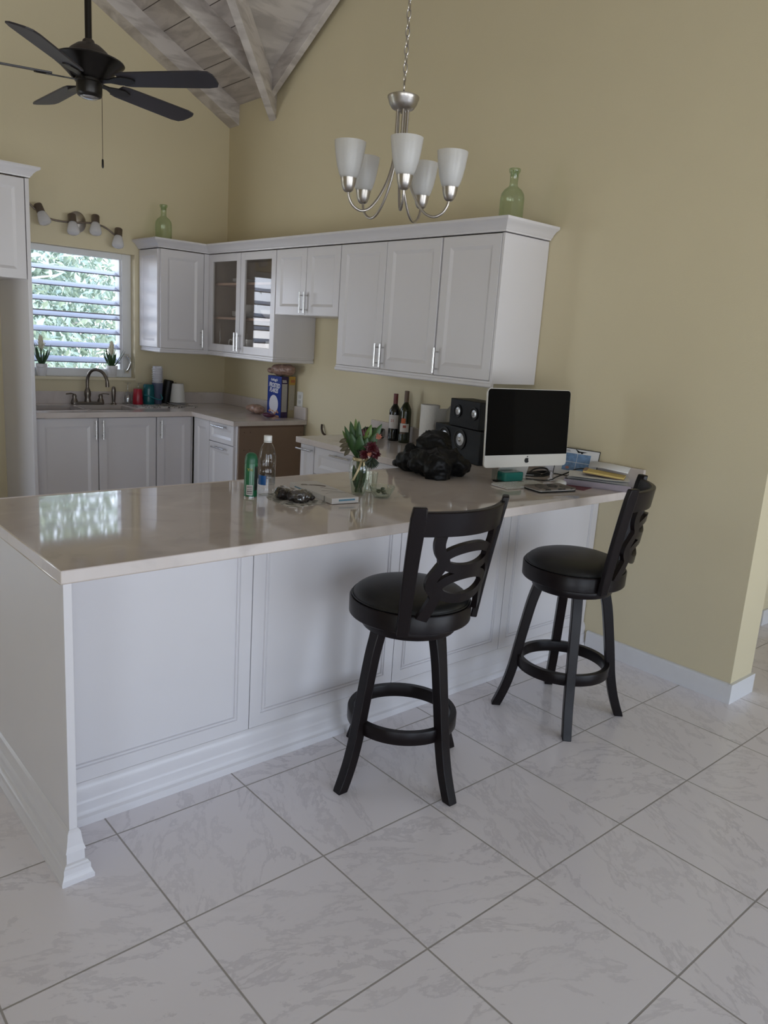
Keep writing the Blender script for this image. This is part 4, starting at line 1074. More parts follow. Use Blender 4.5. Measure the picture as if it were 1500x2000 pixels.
mb.lathe(pf, 36).build('bottle_body', PET, c, smooth=60)
MB().lathe([(.0145, .2135), (.0165, .2135), (.0165, .217), (.0145, .217)], 28).build('neck_ring', WPLASTIC, c, smooth=40)
MB().lathe([(.0158, .219), (.0162, .221), (.0162, .238), (.015, .240), (.0005, .240)], 28, None, True).build('cap', WPLASTIC, c, smooth=40)
arc_label('label', thin_glass('clear_label', (.80, .82, .84), 1, .1), c, .0342, .045, .088, 0, 2*PI, 32)
arc_label('blue_label', mat('label_blue', (.015, .10, .30), .4), c, .0344, .045, .083, av-1.35, av-.1)
# leaflet and wrapped fruit
NEWS = print_mat('leaflet_print', [(.06, .06, .05), (.20, .20, .17), (.62, .60, .57), (.30, .29, .26)], 26, (.16, .27, .58), .5)
o = MB().prism([(-1.857, .275), (-1.864, .140), (-1.845, .128), (-1.726, .139), (-1.690, .140), (-1.62, .24), (-1.60, .36), (-1.79, .385), (-1.845, .33)], 'z', H+.0004, H+.002).build('leaflet', NEWS)
tag(o, 'printed paper leaflet under the wrapped dark fruit and the white box', 'leaflet')
FRUIT = mat('dark_fruit_skin', (.018, .012, .011), .4, var=.3, vscale=30, bump=.4, bscale=70)
WRAP = thin_glass('cling_film', (.90, .88, .88), 3.0, .12, .4)
for (x, y, r_, rz, lab) in ((-1.800, .285, (.040, .027, .025), 1.0, 'dark wrapped fruit on the leaflet, nearer the water bottle'), (-1.772, .200, (.050, .027, .025), -.2, 'dark fruit in shiny film on the leaflet, nearer the white box')):
    c = thing('wrapped_fruit', lab, 'fruit', (x, y, H+.002+.0225), rz)
    mb = lump_mesh([((0, 0, 0), r_, 0), ((r_[0]*.8, .002, -.004), (r_[0]*.4, r_[1]*.6, r_[2]*.6), 0), ((-r_[0]*.7, .0, .0), (r_[0]*.45, r_[1]*.7, r_[2]*.75), 0)])
    soften(mb.build('fruit', FRUIT, c), .004, ((CLOUD, .018), (FINE, .014)), 1)
    mb = lump_mesh([((0, 0, .002), (r_[0]*1.05, r_[1]*1.08, r_[2]*1.02), 0)]); soften(mb.build('film', WRAP, c), .005, ((CLOUD, .018), (FINE, .022)), 0)
# flat white box
c = thing('white_box', 'flat white cardboard box with blue strips and brown scribble beside the vase', 'box', (-1.686, .112, H+.0022), math.radians(-7))
CARD = mat('white_card', (.62, .60, .585), .45, var=.02)
MB().box(0, .124, 0, .355, 0, .0225).build('carton', CARD, c, bevel=.0012)
BLU = mat('blue_print', (.10, .25, .36), .5, var=.2, vscale=90)
MB().box(.032, .106, -.0006, .0, .010, .017).build('front_print', BLU, c)
MB().box(-.0006, 0, .17, .31, .009, .014).build('side_print', BLU, c)
MB().box(-.0008, .0, .055, .060, .0, .0225).build('tape_edge', mat('grey_tape', (.2, .2, .2), .5), c)
SCR = mat('brown_ink', (.12, .09, .075), .6)
mb = MB(); 
for i, (x0, y0, x1, y1, w_) in enumerate(((.015, .285, .10, .225, .006), (.02, .295, .055, .262, .004), (.05, .275, .105, .232, .007), (.07, .215, .112, .145, .0025), (.038, .15, .118, .085, .003), (.03, .10, .10, .085, .002), (.028, .30, .042, .272, .003))):
    mb.tube(bez([(x0, y0, .0226), ((x0+x1)/2+.006*(-1)**i, (y0+y1)/2+.008, .0228), (x1, y1, .0226)], 5), w_*.9, 6)
mb.v = [(a, b, .0225+(z-.0225)*.08) for a, b, z in mb.v]; mb.build('scribble', SCR, c)
# ------------------------------------------------------------------ vase of flowers
vx, vy = -1.455, .232
VG = thin_glass('ribbed_glass', (.93, .95, .94), 2.2, .05, .3)
c = thing('flower_vase', 'ribbed glass vase with a gold ribbon on the bar', 'vase', (vx, vy, H))
base = [(.026, .0), (.029, .004), (.032, .02), (.036, .045), (.0405, .07), (.0435, .095), (.044, .112), (.0415, .128), (.035, .142), (.029, .150), (.0275, .156), (.029, .162)]
pf = [(.0005, .006), (.02, .003)]
for i in range(len(base)-1):
    (r0, z0), (r1, z1) = base[i], base[i+1]; n = max(1, int((z1-z0)/.004))
    for k in range(n):
        t_ = k/n; q = 1.0+(.028 if k % 2 else -.012)*(1 if z0 < .125 else 0); pf.append(((r0+(r1-r0)*t_)*q, z0+(z1-z0)*t_))
pf.append(base[-1])
MB().lathe(pf, 48).build('glass', VG, c, smooth=80)
MB().lathe([(.0005, .008), (.027, .008), (.0305, .02), (.0345, .045), (.0375, .062), (.0005, .062)], 40).build('water', thin_glass('vase_water', (.86, .89, .86), .6, .03), c, smooth=40)
GOLD = mat('gold_ribbon', (.42, .35, .20), .3, .3)
MB().lathe([(.0310, .144), (.0332, .147), (.0325, .156), (.0300, .158), (.0310, .144)], 40).build('ribbon', GOLD, c, smooth=50)
av = math.radians(222); ex = Vector((cos(av+PI/2), sin(av+PI/2), 0)); er = Vector((cos(av), sin(av), 0))
mb = MB()
def strip(pts, w_, th=.0012):
    P = bez(pts, 5); vs = []; fs = []; n = len(P)
    for i, q in enumerate(P):
        for s in (-1, 1): vs.append(tuple(q+ex*s*w_/2)); 
    for i in range(n-1): fs.append((2*i, 2*i+1, 2*i+3, 2*i+2))
    mb.add(vs, fs)
strip([er*.034+Vector((0, 0, .15))+ex*.012, er*.048+Vector((0, 0, .118))+ex*.004, er*.049+Vector((0, 0, .085))-ex*.010, er*.048+Vector((0, 0, .066))-ex*.018], .009)
strip([er*.034+Vector((0, 0, .15))+ex*.014, er*.044+Vector((0, 0, .145))+ex*.022, er*.046+Vector((0, 0, .13))+ex*.024], .007)
o = mb.build('ribbon_tail', GOLD, c, fix=False); m_ = o.modifiers.new('th', 'SOLIDIFY'); m_.thickness = .0012
# bouquet
b = thing('flower_bouquet', 'bouquet of broad green leaves and dark red flowers in the ribbed vase', 'flowers', (vx, vy, H))
LEAF = mat('broad_leaf_green', (.030, .075, .022), .42, var=.35, vscale=25); LEAF2 = mat('pale_leaf_green', (.10, .17, .035), .45, var=.3, vscale=25); OLIVE = mat('brown_olive_leaf', (.09, .075, .04), .6, var=.4, vscale=40)
RED = mat('dark_red_petal', (.065, .004, .009), .5, var=.4, vscale=50); STEM = mat('stem_green', (.05, .09, .025), .5)
PINK = mat('salmon_petal', (.40, .15, .10), .5, var=.3, vscale=60)
def leaf(name, m, p0, p1, w_, bend, face, n=12, parent=b, cup=.15):
    """lens-shaped blade from p0 to p1 bulging along bend, width in the direction of face x axis"""
    p0, p1 = Vector(p0), Vector(p1); ax = (p1-p0); s = ax.cross(Vector(face)).normalized(); nn = s.cross(ax).normalized()
    vs = []; fs = []
    for i in range(n+1):
        t_ = i/n; wd = w_*.62*(sin(PI*min(1, t_*.93+.07))**.75)*(1-.25*t_)
        q = p0+ax*t_+nn*bend*sin(PI*t_*.9)
        vs += [tuple(q-s*wd+nn*cup*wd), tuple(q), tuple(q+s*wd+nn*cup*wd)]
    for i in range(n): fs += [(3*i, 3*i+1, 3*i+4, 3*i+3), (3*i+1, 3*i+2, 3*i+5, 3*i+4)]
    o = MB().add(vs, fs).build(name, m, parent, smooth=60, fix=False)
    m_ = o.modifiers.new('th', 'SOLIDIFY'); m_.thickness = .0012
    return o
def L3(e, h, r=0): return ex*e+er*r+Vector((0, 0, h))
base_ = [L3(0, .150)]
mb = MB()
for i in range(11):
    a = i*2*PI/11; p0 = Vector((.014*cos(a+2), .014*sin(a+2), .010)); p1 = Vector((.017*cos(a), .017*sin(a), .17)); mb.tube([p0, (p0+p1)/2, p1], .0028, 6)
mb.build('stems', STEM, b, smooth=60)
for (e, h, r_, w_, m, bd) in ((-.028, .318, .01, .030, LEAF2, .0), (-.050, .305, .0, .034, LEAF, .01), (-.012, .312, .02, .030, LEAF, .008), (-.072, .285, .01, .026, LEAF, .012), (.012, .288, -.01, .034, LEAF, .0), (.040, .300, .01, .036, LEAF2, .01),
                        (.082, .305, .0, .036, LEAF, .012), (.066, .272, .02, .034, LEAF, .008), (-.040, .262, .035, .036, LEAF, .008), (.0, .258, .042, .040, LEAF, .006), (.030, .250, .03, .034, LEAF, .01), (-.085, .262, -.02, .020, LEAF2, .01), (.05, .285, -.03, .03, LEAF, .0), (-.03, .30, -.03, .03, LEAF, .0)):
    leaf('leaf', m, L3(e*.12, .155, r_*.2), L3(e, h, r_), w_, bd, er)
for (e0, h0, e1, h1, m) in ((-.05, .215, -.088, .195, OLIVE), (-.05, .20, -.085, .178, OLIVE), (-.045, .19, -.066, .160, OLIVE), (-.06, .23, -.09, .215, OLIVE)):
    MB().tube(bez([L3(0, .16, .01), L3(e0*.6, h0, .012), L3(e0, h0, .015)], 4), .0014, 5).build('twig', OLIVE, b)
    leaf('side_leaf', m, L3(e0, h0, .015), L3(e1, h1, .015), .016, .003, er)
for (e, h, r_) in ((.008, .268, .01), (.034, .260, .005)):
    for k in range(4):
        leaf('red_bract', RED, L3(e+.001*k, h-.03, r_+.003*k), L3(e+.010*cos(k*1.7), h+.014-.004*k, r_+.010*sin(k*1.7)), .014, .004, er)
def flower(name, m, p, rad, n, lay):
    mb = MB(); p = Vector(p)
    rn = random.Random(int(p.z*1e4))
    for l in range(lay):
        for k in range(n):
            a = 2*PI*(k+.5*l)/n+rn.uniform(-.25, .25); el = .1+.42*l+rn.uniform(-.25, .25)
            d = (ex*cos(a)+Vector((0, 0, 1))*sin(a))*cos(el)+er*sin(el)
            s = (-ex*sin(a)+Vector((0, 0, 1))*cos(a)); q = rad*(1-.13*l)*rn.uniform(.75, 1.1)
            c0, c1, c2 = p+er*.003*l, p+d*q*.6+er*rn.uniform(-.002, .004), p+d*q
            mb.add([tuple(c0), tuple(c1-s*q*.26), tuple(c2), tuple(c1+s*q*.26)], [(0, 1, 2, 3)])
    o = mb.build(name, m, b, fix=False); m_ = o.modifiers.new('th', 'SOLIDIFY'); m_.thickness = .001; return o
flower('red_flower', RED, L3(.048, .205, .03), .034, 12, 4); flower('red_flower', RED, L3(.022, .178, .042), .027, 12, 4); flower('red_flower', RED, L3(.062, .180, .01), .03, 12, 4)
flower('salmon_flower', PINK, L3(.072, .252, .02), .017, 8, 3); flower('salmon_flower', PINK, L3(.045, .182, .058), .012, 7, 2)
DGR = mat('dark_fern', (.018, .03, .014), .6, var=.3)
for k in range(16):
    a = -.4-2.2*k/15; e0, h0 = .052, .165
    leaf('drooping_frond', DGR, L3(e0, h0, .02+.002*(k % 5)), L3(e0+.036*cos(a), h0-.012+.038*sin(a), .02+.008*(k % 4)), .008, .003, er, 6)
for k in range(9):
    a = k*2.4; leaf('submerged_leaf', LEAF if k % 3 else STEM, (.012*cos(a), .012*sin(a), .03), (.026*cos(a+.5), .026*sin(a+.5), .125), .020, .004, (-sin(a), cos(a), .1), 8)
for k in range(10):
    a = k*.628; leaf('collar_leaf', DGR if k % 2 else LEAF, L3(.012*cos(a), .155, .012*sin(a)), L3(.055*cos(a)+.012, .205+.02*sin(a*2), .045*sin(a)), .026, .008, (0, 0, 1), 8)
# small tumbler and the dip bowl
o = MB().lathe([(.0005, .004), (.024, .003), (.026, .0), (.0285, .03), (.031, .085), (.030, .085), (.0272, .03), (.024, .007), (.0005, .006)], 36).build('glass_tumbler', thin_glass('tumbler_glass', (.93, .95, .94), 1.6), None, smooth=60, loc=(-1.374, .252, H)); tag(o, 'small clear tumbler right behind the ribbed vase', 'glass')
c = thing('glass_bowl', 'small cut-glass bowl of green leaves on the bar', 'bowl', (-1.395, .150, H))
mb = MB(); vs = []; fs = []; n = 60; pf = [(.0005, .004), (.026, .003), (.031, .0), (.036, .008), (.044, .022), (.050, .036), (.0525, .046), (.0505, .046), (.047, .034), (.041, .021), (.033, .009), (.026, .007), (.0005, .0065)]
for i, (r_, z) in enumerate(pf):
    for j in range(n):
        q = 1+(.035 if j % 4 < 2 else -.02)*(1 if 2 < i < 8 else 0); zz = z+(.002 if (j % 8 < 4 and 5 < i < 8) else 0)
        vs.append((r_*q*cos(2*PI*j/n), r_*q*sin(2*PI*j/n), zz))
for i in range(len(pf)-1):
    for j in range(n): fs.append((i*n+j, i*n+(j+1) % n, (i+1)*n+(j+1) % n, (i+1)*n+j))
mb.add(vs, fs).build('bowl_glass', thin_glass('cut_glass', (.90, .93, .91), 2.2, .06, .3), c, smooth=50)
g = thing('bowl_leaves', 'loose dark green leaves lying inside the cut-glass bowl', 'leaves', (-1.395, .150, H+.008))
random.seed(3)
for k in range(14):
    a = random.uniform(0, 6.28); r_ = random.uniform(0, .02); p0 = Vector((r_*cos(a)-.01, r_*sin(a), .002+.016*random.random())); a2 = random.uniform(0, 6.28)
    leaf('green_leaf', LEAF if k % 2 else STEM, p0, p0+Vector((.024*cos(a2), .024*sin(a2), .012*random.random()-.001)), .016, .004, (0, 0, 1), 6, g)
c = thing('sprig', 'thin pale twig lying beside the cut-glass bowl', 'twig', (-1.345, .098, H))
MB().tube(bez([(-.018, .012, .003), (0, 0, .008), (.03, -.006, .011)], 5), .0014, 6).tube(bez([(-.005, .004, .006), (.004, .016, .018), (.008, .02, .026)], 4), .001, 5).build('stem', mat('pale_twig', (.4, .38, .33), .6), c)

# ------------------------------------------------------------------ sink side of the kitchen
DKN = mat('dark_faucet_metal', (.20, .175, .15), .28, 1.0, var=.08, vscale=30)
c = thing('kitchen_faucet', 'dark metal two-handle kitchen faucet with arched spout', 'faucet', (-1.245, 3.842, H))
MB().prism(rrect(.255, .056, .024), 'z', 0, .020, T(.0, -.028, 0)).build('base_plate', DKN, c, bevel=.004)
MB().lathe([(.026, .018), (.024, .03), (.021, .05), (.026, .075), (.024, .10), (.016, .12), (.014, .13)], 28, None, True, True).build('spout_base', DKN, c, smooth=50)
MB().tube(bez([(0, 0, .10), (0, 0, .15), (.002, -.004, .205), (.018, -.026, .256), (.048, -.06, .272), (.082, -.10, .253), (.102, -.124, .205), (.106, -.128, .165)], 6), .0125, 14, None, False, [1]*20+[.98]*23).build('spout', DKN, c, smooth=60)
MB().cyl(.0145, -.02, .016, 16, T(.106, -.128, .165)).build('spout_tip', DKN, c, smooth=40)
for s in (-1, 1):
    h = MB().lathe([(.026, .018), (.024, .03), (.014, .05), (.017, .062), (.015, .072), (.010, .078)], 24, T(s*.102, 0, 0), True, True).build('tap_handle', DKN, c, smooth=50)
    MB().sweep(bez([(s*.098, 0, .076), (s*.125, -.004, .083), (s*.155, -.008, .081), (s*.168, -.01, .079)], 5), [(.007*cos(2*PI*j/12), .005*sin(2*PI*j/12)) for j in range(12)], None, False, scale=[.8]*5+[1]*5+[1.1]*4+[.5]*2).build('lever', DKN, h, smooth=60)
c = thing('sink_sprayer', 'dark metal side sprayer standing right of the faucet', 'sprayer', (-1.040, 3.838, H))
MB().lathe([(.024, 0), (.023, .006), (.014, .012), (.013, .02)], 24, None, True, True).build('holder', DKN, c, smooth=40)
MB().lathe([(.0125, .018), (.0135, .03), (.0165, .07), (.0175, .105), (.0165, .125), (.012, .137), (.003, .141)], 24, None, True, True, 1, .8).build('spray_head', DKN, c, smooth=50)
# potted flowers on the sill
POT = mat('white_ceramic', (.74, .73, .74), .3)
def potted(label, x, s=1.0, seed=1):
    p_ = thing('potted_plant', label, 'plant', (x, 3.962, WZ0+.001), seed*.7)
    MB().lathe([(.0005, .002), (.030, .0), (.032, .003), (.0405, .066), (.0445, .068), (.0455, .092), (.042, .092), (.040, .072), (.0005, .070)], 36).build('pot', POT, p_, smooth=40)
    rnd = random.Random(seed)
    for k in range(10):
        a = k*2.4; l = rnd.uniform(.085, .165)*s; o_ = rnd.uniform(.05, .105)
        leaf('leaf', LEAF, (.006*cos(a), .006*sin(a), .07), (o_*cos(a), o_*sin(a), .07+l), .020, -.008, (-cos(a), -sin(a), .2), 8, p_)
    WF = mat('cream_bract', (.72, .68, .52), .5, var=.08)
    for k in range(18):
        a = k*2.4; z0 = .165*s+.075*k/18; o_ = .044*(1-k/24)
        leaf('bract', WF, (.003*cos(a), .003*sin(a), z0), (o_*cos(a), o_*sin(a), z0+.055), .022, .004, (-cos(a), -sin(a), .3), 6, p_)
    MB().tube([(0, 0, .07), (0, 0, .14*s), (0, 0, .22*s)], .006, 8).build('stem', STEM, p_)
potted('white potted bromeliad on the window sill beside the fridge panel', -1.545, 1.12, 1)
potted('white potted bromeliad on the window sill above the sprayer', -1.003, 1.0, 2)
# drying mat and washed things
MATP = print_mat('mat_print', [(.012, .01, .01), (.62, .6, .6), (.05, .045, .045), (.6, .58, .57)], 26, (.2, .42, .55), .8)
o = MB().prism(rrect(.50, .34, .01), 'z', 0, .006, T(-.70, 3.555, H+.0004)).build('drying_mat', MATP); tag(o, 'black and white patterned drying mat right of the sink', 'mat'); z0 = H+.0068
WG = thin_glass('wine_glass_clear', (.88, .89, .90), 5, .08, .35)
def wineglass(label, x, y):
    MB_ = MB().lathe([(.030, .0), (.034, .03), (.033, .055), (.022, .082), (.006, .095), (.0035, .105), (.0035, .150), (.006, .158), (.030, .163), (.031, .165), (.005, .166), (.0005, .166)], 32)
    o = MB_.build('wine_glass', WG, None, smooth=60, loc=(x, y, z0)); tag(o, label, 'wine glass', 'upturned wine glasses on the drying mat')
wineglass('upturned clear wine glass behind the red cup, nearest the sprayer', -.915, 3.86); wineglass('upturned clear wine glass between the red cup and teal tumbler', -.826, 3.862); wineglass('upturned clear wine glass behind the teal tumbler', -.745, 3.868)
o = MB().lathe([(.041, .0), (.042, .004), (.038, .06), (.0325, .120), (.031, .123), (.0005, .1235)], 36).build('red_cup', mat('red_plastic', (.36, .012, .03), .3), None, smooth=40, loc=(-.868, 3.775, z0)); tag(o, 'upturned red plastic cup on the drying mat', 'cup')
c = thing('teal_tumbler', 'teal tumbler with a strap upturned on the drying mat', 'tumbler', (-.772, 3.785, z0))
MB().lathe([(.046, .0), (.047, .005), (.046, .03), (.044, .12), (.042, .15), (.034, .160), (.0005, .162)], 36).build('tumbler_body', frosted('teal_tumbler_plastic', (.012, .16, .19), .1, .3, .15), c, smooth=40)
MB().tube(bez([(-.046, -.02, .075), (-.02, -.049, .070), (.03, -.052, .05), (.075, -.05, .04), (.10, -.04, .05), (.085, -.035, .085)], 6), .0042, 8).build('strap', mat('teal_strap', (.02, .22, .26), .5), c, smooth=60)
c = thing('blue_tumbler', 'smoky blue tumbler carrying the stack of clear cups', 'tumbler', (-.690, 3.80, z0))
MB().lathe([(.0005, .003), (.034, .0), (.036, .004), (.040, .09), (.0445, .170), (.0425, .170), (.038, .09), (.034, .006), (.0005, .005)], 36).build('tumbler_body', frosted('smoky_blue_plastic', (.20, .23, .36), .35, .4, .12), c, smooth=60)
CUPC = frosted('clear_cup_plastic', (.90, .90, .95), .45, .3, .15)
cup0 = None
for k in range(7):
    if cup0 is None:
        cup0 = MB().lathe([(.0395, .0), (.0430, .0005), (.0455, .004), (.0445, .008), (.0385, .0095), (.0370, .028), (.036, .028), (.0372, .009), (.0385, .003)], 36).build('clear_cup', CUPC, None, smooth=60); o = cup0
    else: o = cup0.copy(); COL.objects.link(o)
    o.location = (-.690, 3.80, z0+.1705+.0178*k)
    tag(o, ('lowest clear cup of the stack on the blue tumbler', 'second clear cup up in the stack on the blue tumbler', 'third clear cup up in the stack on the blue tumbler', 'middle clear cup of the stack on the blue tumbler', 'third clear cup from the top of the stack', 'second clear cup from the top of the stack', 'topmost clear cup of the stack on the blue tumbler')[k], 'cup', 'clear plastic cups stacked by the sink')
c = thing('black_jug', 'tall black jug leaning between the clear cups and white tub', 'jug', (-.602, 3.838, z0), 0)
M = R(math.radians(9), 'Y')
MB().lathe([(.036, .0), (.037, .004), (.041, .15), (.041, .188), (.034, .195), (.0005, .195)], 32, M, True).build('jug_body', BLACK, c, smooth=40)
MB().tube(bez([(.038, 0, .17), (.075, 0, .175), (.082, 0, .12), (.042, 0, .06)], 5), .007, 8, M).build('handle', BLACK, c, smooth=60)
c = thing('white_tub', 'white plastic tub upturned on a plate beside the black jug', 'tub', (-.512, 3.80, z0))
MB().lathe([(.066, .014), (.067, .018), (.064, .03), (.0495, .160), (.046, .168), (.0005, .169)], 40).build('tub_body', WPLASTIC, c, smooth=40)
o = MB().lathe([(.0005, .002), (.06, .0), (.085, .008), (.086, .011), (.06, .006), (.0005, .006)], 40).build('white_plate', POT, None, smooth=60, loc=(-.520, 3.795, z0)); tag(o, 'white plate under the upturned tub on the drying mat', 'plate')
for i, (x, y, a, lab) in enumerate(((-.70, 3.66, .35, 'steel knife lying on the drying mat before the cups'), (-.63, 3.645, .25, 'steel spoon lying on the drying mat before the tub'))):
    c = thing('knife' if i == 0 else 'spoon', lab, 'cutlery', (x, y, z0+.001), a)
    MB().prism([(-.09, -.005), (.0, -.006), (.0, .006), (-.09, .005)], 'z', 0, .004).build('handle', CHROME, c, bevel=.001)
    if i == 0: MB().prism([(0, -.006), (.08, -.009), (.095, .0), (.08, .006), (0, .006)], 'z', .001, .0025).build('blade', CHROME, c)
    else: MB().sphere(.02, (.02, 0, .004), 16, 8, 1.4, .9, .18).build('bowl', CHROME, c, smooth=60)
# cereal corner
BLUE = mat('cereal_blue', (.008, .032, .22), .45, spec=.25, var=.1, vscale=12)
c = thing('cereal_box', 'blue cereal box lettered FROSTED FLAKES, front to the room', 'cereal box', (-.147, 2.993, H), RW)
wb, db, hb = .192, .060, .315
MB().box(0, wb, 0, db, 0, hb).build('carton', BLUE, c, bevel=.0015)
PUR = mat('cereal_purple', (.03, .012, .06), .45)
MB().box(wb, wb+.0006, .0, db, 0, hb).build('side_face', PUR, c)
MB().box(wb+.0006, wb+.0012, .006, db-.006, .045, hb-.055).build('nutrition_panel', mat('panel_grey', (.38, .36, .33), .6, var=.12, vscale=160), c)
MB().box(wb+.0006, wb+.0012, .010, db-.012, hb-.044, hb-.036).box(wb+.0006, wb+.0012, .008, db-.016, hb-.032, hb-.026).build('side_print', LBL, c)
PW = mat('print_white', (.66, .66, .70), .5)
text('brand_script', "Kellogg's", .026, PW, c, (wb*.47, -.0006, hb-.030), (PI/2, 0, 0), shear=.25, bold=.0008)
text('title_upper', 'FROSTED', .046, PW, c, (wb*.5, -.0006, hb-.073), (PI/2, .06, 0), shear=.22, sx=.78, bold=.0018)
text('title_lower', 'FLAKES', .046, PW, c, (wb*.46, -.0006, hb-.112), (PI/2, .06, 0), shear=.22, sx=.78, bold=.0018)
mb = MB(); rnd = random.Random(5)
for k in range(34):
    a = rnd.uniform(0, PI); r_ = rnd.uniform(.0, .058); x, z = wb*.48+r_*cos(a)*1.35, .006+r_*sin(a)*1.0
    mb.sphere(.012, (x, -.0005, z), 8, 6, 1, .06, .62, None)
mb.build('printed_flakes', mat('flake_orange', (.50, .25, .12), .5, var=.4, vscale=50), c, smooth=60)
MB().lathe([(.078, 0), (.078, .0008), (.0005, .0008)], 40, T(wb*.48, -.0002, .098) @ R(PI/2, 'X') @ Matrix.Diagonal((.8, .9, 1, 1))).build('printed_bowl', PW, c)
c = thing('cereal_box', 'pale yellow carton standing behind the blue cereal box', 'cereal box', (-.078, 2.985, H), RW)
YB2 = mat('carton_yellow', (.36, .30, .17), .5, var=.12, vscale=30)
wb = .185; MB().box(0, wb, 0, .058, 0, .318).build('carton', YB2, c, bevel=.0015)
MB().box(wb, wb+.0006, .0, .058, .255, .318).build('top_print', mat('carton_gold', (.45, .27, .05), .5), c)
mb = MB()
for k in range(3): mb.box(wb+.0006, wb+.0012, .018+.012*k, .026+.012*k, .272, .294)
mb.build('red_print', LRED, c)
MB().box(wb+.0004, wb+.001, .006, .052, .06, .25).build('side_panel', mat('panel_cream', (.37, .33, .26), .6, var=.2, vscale=120), c)
BREAD = mat('bread_bag', (.27, .165, .125), .3, spec=.6, var=.45, vscale=28, bump=.2, bscale=60)
o = soften(lump_mesh([((0, .0, .045), (.062, .10, .044), 0), ((.0, -.09, .05), (.055, .08, .045), 0), ((0, .11, .03), (.03, .05, .022), 0), ((.0, -.15, .055), (.035, .03, .03), 0)]).build('bread_bag', BREAD, loc=(-.105, 2.89, H+.319)), .006, ((CLOUD, .02), (FINE, .008)))
tag(o, 'bag of bread lying on top of the cereal boxes', 'bread bag')
o = soften(lump_mesh([((0, 0, .035), (.06, .085, .034), 0), ((.01, .085, .03), (.045, .05, .03), 0), ((-.01, -.06, .03), (.05, .05, .03), 0)]).build('bread_bag', mat('bread_bag_light', (.40, .25, .19), .3, spec=.6, var=.5, vscale=24, bump=.2, bscale=60), loc=(-.165, 3.12, H+.003)), .006, ((CLOUD, .022), (FINE, .008)))
tag(o, 'crumpled bag of bread rolls on the worktop left of the blue box', 'bread bag')
o = soften(lump_mesh([((0, 0, .020), (.04, .055, .018), .3), ((.01, -.035, .018), (.03, .03, .014), 0)]).build('snack_bag', mat('purple_foil', (.09, .015, .045), .28, spec=.6, var=.6, vscale=30), loc=(-.235, 2.835, H+.003)), .005, ((CLOUD, .015), (FINE, .006)))
tag(o, 'small dark purple snack bag in front of the cereal box', 'snack bag')
# wall outlet and cable stub by the stove gap
c = thing('wall_outlet', 'white double wall outlet beside the cereal boxes', 'outlet', (-.0005, 2.752, 1.062), RW)
MB().prism(rrect(.074, .118, .006), 'y', -.006, 0, T(0, 0, -.059)).build('cover_plate', WPLASTIC, c, bevel=.0015)
mb = MB()
for z in (-.028, .012): mb.prism(rrect(.034, .028, .008), 'y', -.0075, -.006, T(0, 0, z-.006))
mb.build('socket_face', mat('socket_white', (.6, .6, .58), .35), c)
o = MB().tube(bez([(-.006, 2.40, .83), (-.022, 2.41, .845), (-.024, 2.425, .875), (-.012, 2.44, .905)], 5), .008, 8).build('wall_cable', mat('brown_cable', (.05, .03, .022), .6), smooth=60); tag(o, 'short brown cable sticking out of the wall in the stove gap', 'cable')
# green bottles on top of the cabinets
GG = thin_glass('green_bottle_glass', (.80, .875, .78), 1.5, .03, .35)
def gbottle(label, loc):
    b_ = thing('green_bottle', label, 'bottle', loc)
    MB().lathe([(.0005, .010), (.045, .004), (.055, .0), (.0625, .008), (.064, .03), (.0635, .19), (.060, .212), (.048, .232), (.030, .246), (.0225, .254), (.021, .27), (.0215, .312), (.027, .318), (.030, .326), (.0305, .334), (.028, .338), (.020, .336), (.0185, .30)], 48).build('bottle_glass', GG, b_, smooth=50)
    return b_
gbottle('green glass bottle on the corner cabinet above the window side', (-.672, 3.735, ZT+.001)); gbottle('green glass bottle on the near end cabinet beside the chandelier', (-.212, .615, ZT+.001))
# dishes behind the glass doors
def plates(x, y, z, n, r_, lab):
    for k in range(n):
        o = MB().lathe([(.0005, .003), (r_*.55, .0), (r_*.62, .003), (r_, .016), (r_*.99, .019), (r_*.6, .007), (.0005, .006)], 36).build('plate', POT, None, smooth=60, loc=(x, y, z+.009*k))
        tag(o, lab % ('lowest', 'second', 'third', 'topmost')[min(3, k) if k < n-1 else 3], 'plate', lab.split(' plate ')[1])
plates(-.165, 3.33, 1.9115, 3, .105, '%s white plate stacked on the top shelf of the glass cabinet')
plates(-.165, 3.30, 1.6505, 4, .12, '%s white plate stacked on the middle shelf of the glass cabinet')
def bowl(x, y, z, lab, r_=.085):
    o = MB().lathe([(.0005, .004), (r_*.42, .003), (r_*.45, .0), (r_*.5, .006), (r_*.85, .035), (r_, .065), (r_*.96, .065), (r_*.8, .036), (r_*.4, .009), (.0005, .008)], 36).build('dish_bowl', POT, None, smooth=60, loc=(x, y, z)); tag(o, lab, 'bowl')
bowl(-.165, 2.93, 1.6505, 'white bowl on the middle shelf behind the right glass door', .095)
bowl(-.165, 2.80, 1.9115, 'white bowl on the top shelf behind the right glass door', .08)
bowl(-.165, 3.30, 1.6505+.04, 'white bowl resting on the plates behind the left glass door', .08)
def mug(x, y, lab, rz):
    m_ = thing('mug', lab, 'mug', (x, y, ZB+.0185), rz, None)
    MB().lathe([(.0005, .004), (.036, .0), (.039, .004), (.042, .09), (.040, .09), (.037, .008), (.0005, .007)], 32).build('mug_body', POT, m_, smooth=60)
    MB().tube(bez([(.040, 0, .075), (.066, 0, .078), (.072, 0, .045), (.058, 0, .02), (.039, 0, .018)], 5), .005, 8).build('handle', POT, m_, smooth=60)
mug(-.22, 3.345, 'white mug at the bottom of the glass cabinet, left door', math.radians(130)); mug(-.19, 3.215, 'white mug at the bottom of the glass cabinet, next to the door handles', math.radians(100)); mug(-.19, 2.90, 'white mug at the bottom of the glass cabinet, right door', math.radians(60))
